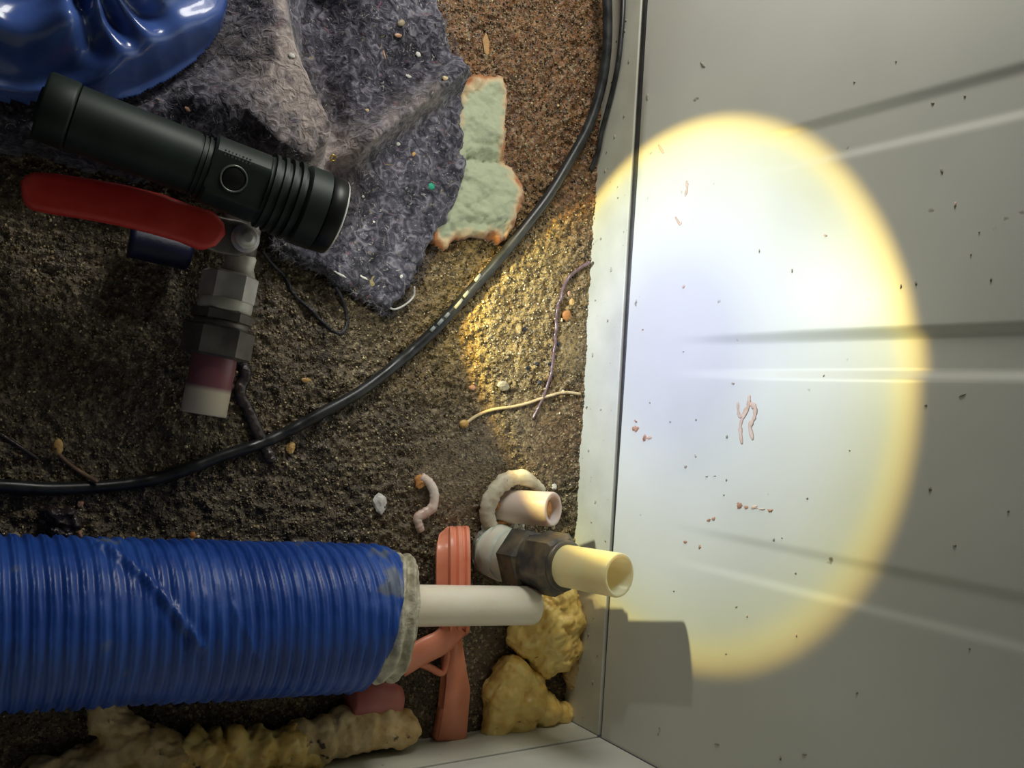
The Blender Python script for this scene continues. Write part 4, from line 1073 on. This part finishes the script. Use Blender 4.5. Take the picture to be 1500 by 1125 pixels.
o = bm_obj('thin_cable', bm, M['cable'], None, loc=tuple(pts[3])); tag(o, 'thin black cable running down the right plinth near the top edge', 'cable')
path_obj('lanyard_cord', [(384, 368, .006), (400, 388, .003), (416, 404), (428, 428), (448, 448), (470, 470), (486, 484), (500, 488), (508, 474), (506, 452), (500, 436, .004), (492, 420, .005)], .0011, 'cord', 'thin black lanyard cord looping out from under the grey rag', 'cord', 8)
path_obj('dark_twig', [(347, 518, .004), (354, 532), (359, 552), (350, 574), (362, 600), (376, 630), (390, 660), (398, 676)], .0027, 'twig', 'dark wet twig sticking out below the purple pipe end', 'twig', 7, flat=(1.25, .55), zoff=-.001)
o, _ = path_obj('root_sprout', [(682, 620), (700, 608), (722, 600), (750, 596), (775, 590), (800, 581), (826, 575), (850, 577)], .0010, 'root', 'pale sprouting root with a yellow bulb at its left end, near the right plinth', 'root', 8)
bm = bmesh.new(); q = at(680, 621, .002); bmesh.ops.create_icosphere(bm, subdivisions=2, radius=.0031, matrix=Matrix.Translation(q) @ Matrix.Diagonal((1, .85, .7, 1)))
for v in bm.verts: v.co += v.normal * .0006 * mnoise.noise(v.co * 700)
bm_obj('bulb', bm, M['seed'], o)
path_obj('thin_wire', [(864, 384, .004), (848, 394), (832, 408), (822, 430), (816, 455), (813, 490), (808, 540), (800, 570), (792, 590), (780, 614)], .0012, 'purple', 'thin purplish brown wire curving down the floor beside the right plinth', 'wire', 8, taper=(1.1, .7))
o, _ = path_obj('dry_stem', [(82, 655, .004), (88, 668, .003), (104, 682), (122, 694), (143, 706, .006)], .0011, 'stem', 'dry brown stem with a tan seed head beside the black cable at the left', 'plant stem', 7)
bm = bmesh.new(); q = at(85, 655, .003); bmesh.ops.create_icosphere(bm, subdivisions=2, radius=.0032, matrix=Matrix.Translation(q) @ Matrix.Diagonal((.75, 1.35, .7, 1)))
for v in bm.verts: v.co += v.normal * .0008 * mnoise.noise(v.co * 700)
bm_obj('seed_head', bm, M['seed'], o)
path_obj('withered_stalk', [(-40, 615), (0, 636), (25, 652), (55, 672)], .0010, 'twig', 'thin dark withered stalk at the left edge above the black cable', 'plant stem', 7)

# debris clump above the blue pipe, white lumps standing in for water glints between the stubs, pen mark on the plinth
o = blob('debris_clump', [fp(72, 752, .001, .004), fp(86, 762, .001, .005), fp(98, 752, .001, .004), fp(108, 766, .001, .004), fp(80, 776, .001, .004), fp(98, 780, .001, .0035)], M['twig'], .0007, .0016, 500, None, tuple(at(90, 765, 0)), smooth_it=1, floor=False)
tag(o, 'dark wet clump of debris between the black cable and the blue pipe, far left', 'debris')
o = blob('water_glints', [fp(712, 772, .002, .0028), fp(706, 782, .002, .0024), fp(720, 768, .003, .003), fp(700, 792, .001, .0018), fp(752, 770, .004, .003), fp(764, 773, .004, .0026)], M['stone_white'], .0006, .0008, 500, None, tuple(at(725, 775, 0)), smooth_it=1, floor=False)
tag(o, 'white lumps modelled for wet glints in the gap between the short stub and the elbow', 'highlight')
o = blob('rusty_scale', [fp(735, 765, .004, .003), fp(744, 760, .004, .003), fp(752, 764, .004, .0025), fp(727, 742, .006, .0025)], M['rust'], .0006, .0010, 500, None, tuple(at(742, 762, 0)), smooth_it=1, floor=False)
tag(o, 'flaky rusty scale at the foot of the short pinkish pipe stub', 'rust scale')
def mark(pts, r, mat, name):
    bm = bmesh.new(); P_ = [onwall(x, y, .0002) for x, y in pts]; sweep(bm, smooth_path(P_, 4), r, 5, flat=(1, .3), up=Vector((-1, 0, 0))); bm_obj(name, bm, mat, trim_1)
mpen = mottled('blue_ink', (.02, .03, .25), (.03, .05, .35), rough=.5, bump=0)
mark([(858, 757), (859, 766), (861, 779)], .0004, mpen, 'ink_mark'); mark([(862, 768), (859, 776), (858, 780)], .0003, mpen, 'ink_mark')
mark([(848, 661), (857, 663), (866, 666), (877, 665)], .00022, M['stain_dark'], 'scratch')

# curled plastic shard
bm = bmesh.new(); sp = smooth_path([at(x, y, z) for x, y, z in ((617, 698, .003), (628, 706, .0035), (636, 722, .004), (634, 742, .004), (622, 752, .0035), (612, 758, .003), (614, 770, .0025), (617, 778, .002))], 6)
r = random.Random(8); sweep(bm, sp, [.0030 * (.6 + .5 * math.sin(math.pi * (.15 + .75 * i / len(sp)))) * r.uniform(.9, 1.08) for i in range(len(sp))], 10, flat=(1, .7))
o = bm_obj('plastic_shard', bm, M['shard'], None, loc=tuple(at(625, 740, 0))); tag(o, 'curled pinkish white plastic shard on the floor above the salmon bracket', 'shard')
# loose pebbles, chips and crumbs
def pebble(px, py, w, h, mat, label, name='pebble', cat='pebble', zf=.55, rot=0.0, group=None, flatc=False):
    g = at(px, py, 0); g = at(px, py, fz(g.x, g.y)); s = .00042 * (.82 if px < 400 else 1)
    bm = bmesh.new(); bmesh.ops.create_icosphere(bm, subdivisions=2, radius=1)
    a, b = w * s / 2, h * s / 2; c = min(a, b) * zf
    for v in bm.verts:
        k = 1 + .35 * mnoise.noise(v.co * 1.3 + Vector((px, py, 0)))
        if not flatc: v.co = Vector([round(q * 2.6) / 2.6 * .35 + q * .65 for q in v.co])
        v.co = Vector((v.co.x * a, v.co.y * b, v.co.z * c)) * k
    bmesh.ops.rotate(bm, verts=bm.verts, cent=(0, 0, 0), matrix=Matrix.Rotation(rot, 3, 'Z'))
    me = bpy.data.meshes.new(name); bm.to_mesh(me); bm.free()
    o = bpy.data.objects.new(name, me); COL.objects.link(o); me.materials.append(M[mat]); o.location = g + Vector((0, 0, c * .55))
    me.polygons.foreach_set('use_smooth', [flatc] * len(me.polygons)); tag(o, label, cat, group)
pebble(736, 565, 21, 15, 'stone', 'flat greyish pebble right of the lit ochre patch, above the pale root', rot=-.2)
pebble(691, 568, 13, 8, 'stone_pink', 'small pinkish pebble left of the flat greyish pebble', flatc=True)
pebble(712, 66, 12, 32, 'leaf', 'tan triangular leaf chip on the rusty floor near the top edge', 'leaf_chip', 'leaf chip', .25, .15)
pebble(425, 656, 13, 16, 'seed', 'yellowish crumb just below the black cable, right of the dark twig', 'crumb', 'crumb')
pebble(222, 703, 13, 9, 'seed', 'yellowish crumb resting against the upper side of the black cable at the left', 'crumb', 'crumb')
pebble(282, 784, 11, 11, 'orange', 'orange crumb just above the blue wrapped pipe', 'crumb', 'crumb', flatc=True)
pebble(556, 736, 20, 28, 'stone_white', 'whitish flat chip left of the curled shard', 'chip', 'chip', .3, .2)
pebble(116, 781, 11, 14, 'stone_pink', 'pinkish pebble in the cluster just above the blue pipe, far left', rot=.3)
pebble(100, 765, 14, 9, 'stone_white', 'pale pebble left of the cluster of dark crumbs', rot=.9)
pebble(118, 738, 9, 10, 'stone_pink', 'small pale pebble above the crumb cluster and below the black cable')
pebble(22, 786, 13, 13, 'stone', 'dull pebble at the left edge just above the blue pipe')
pebble(829, 462, 17, 17, 'orange', 'orange-brown wet crumb beside the thin purplish wire', 'crumb', 'crumb', flatc=True)
pebble(837, 442, 10, 12, 'seed', 'yellow crumb above the orange-brown wet crumb by the wire', 'crumb', 'crumb')
pebble(833, 430, 7, 9, 'stone_pink', 'tiny orange pebble topmost of the crumbs beside the wire')
pebble(613, 705, 17, 20, 'rust', 'brown rusty crumb stuck at the upper end of the curled shard', 'crumb', 'crumb', .8)
pebble(448, 557, 14, 7, 'seed', 'small yellow flake on the floor right of the purple pipe end', 'flake', 'flake')
pebble(811, 713, 11, 10, 'stone_white', 'whitish chip right of the broken collar', 'chip', 'chip')
for x, y, w_ in [(773, 539, 'in the lit patch just above the flat greyish pebble'), (790, 560, 'nearest the crossing of the pale root and the purplish wire'), (787, 533, 'left of the purplish wire, above the pale root'),
                (805, 533, 'touching the purplish wire halfway down'), (768, 482, 'topmost and leftmost in the lit patch'), (817, 504, 'on the right side of the purplish wire')]:
    pebble(x, y, 8, 7, 'cord', 'tiny black crumb ' + w_, 'black_crumb', 'crumb', group='tiny black crumbs on the lit floor')
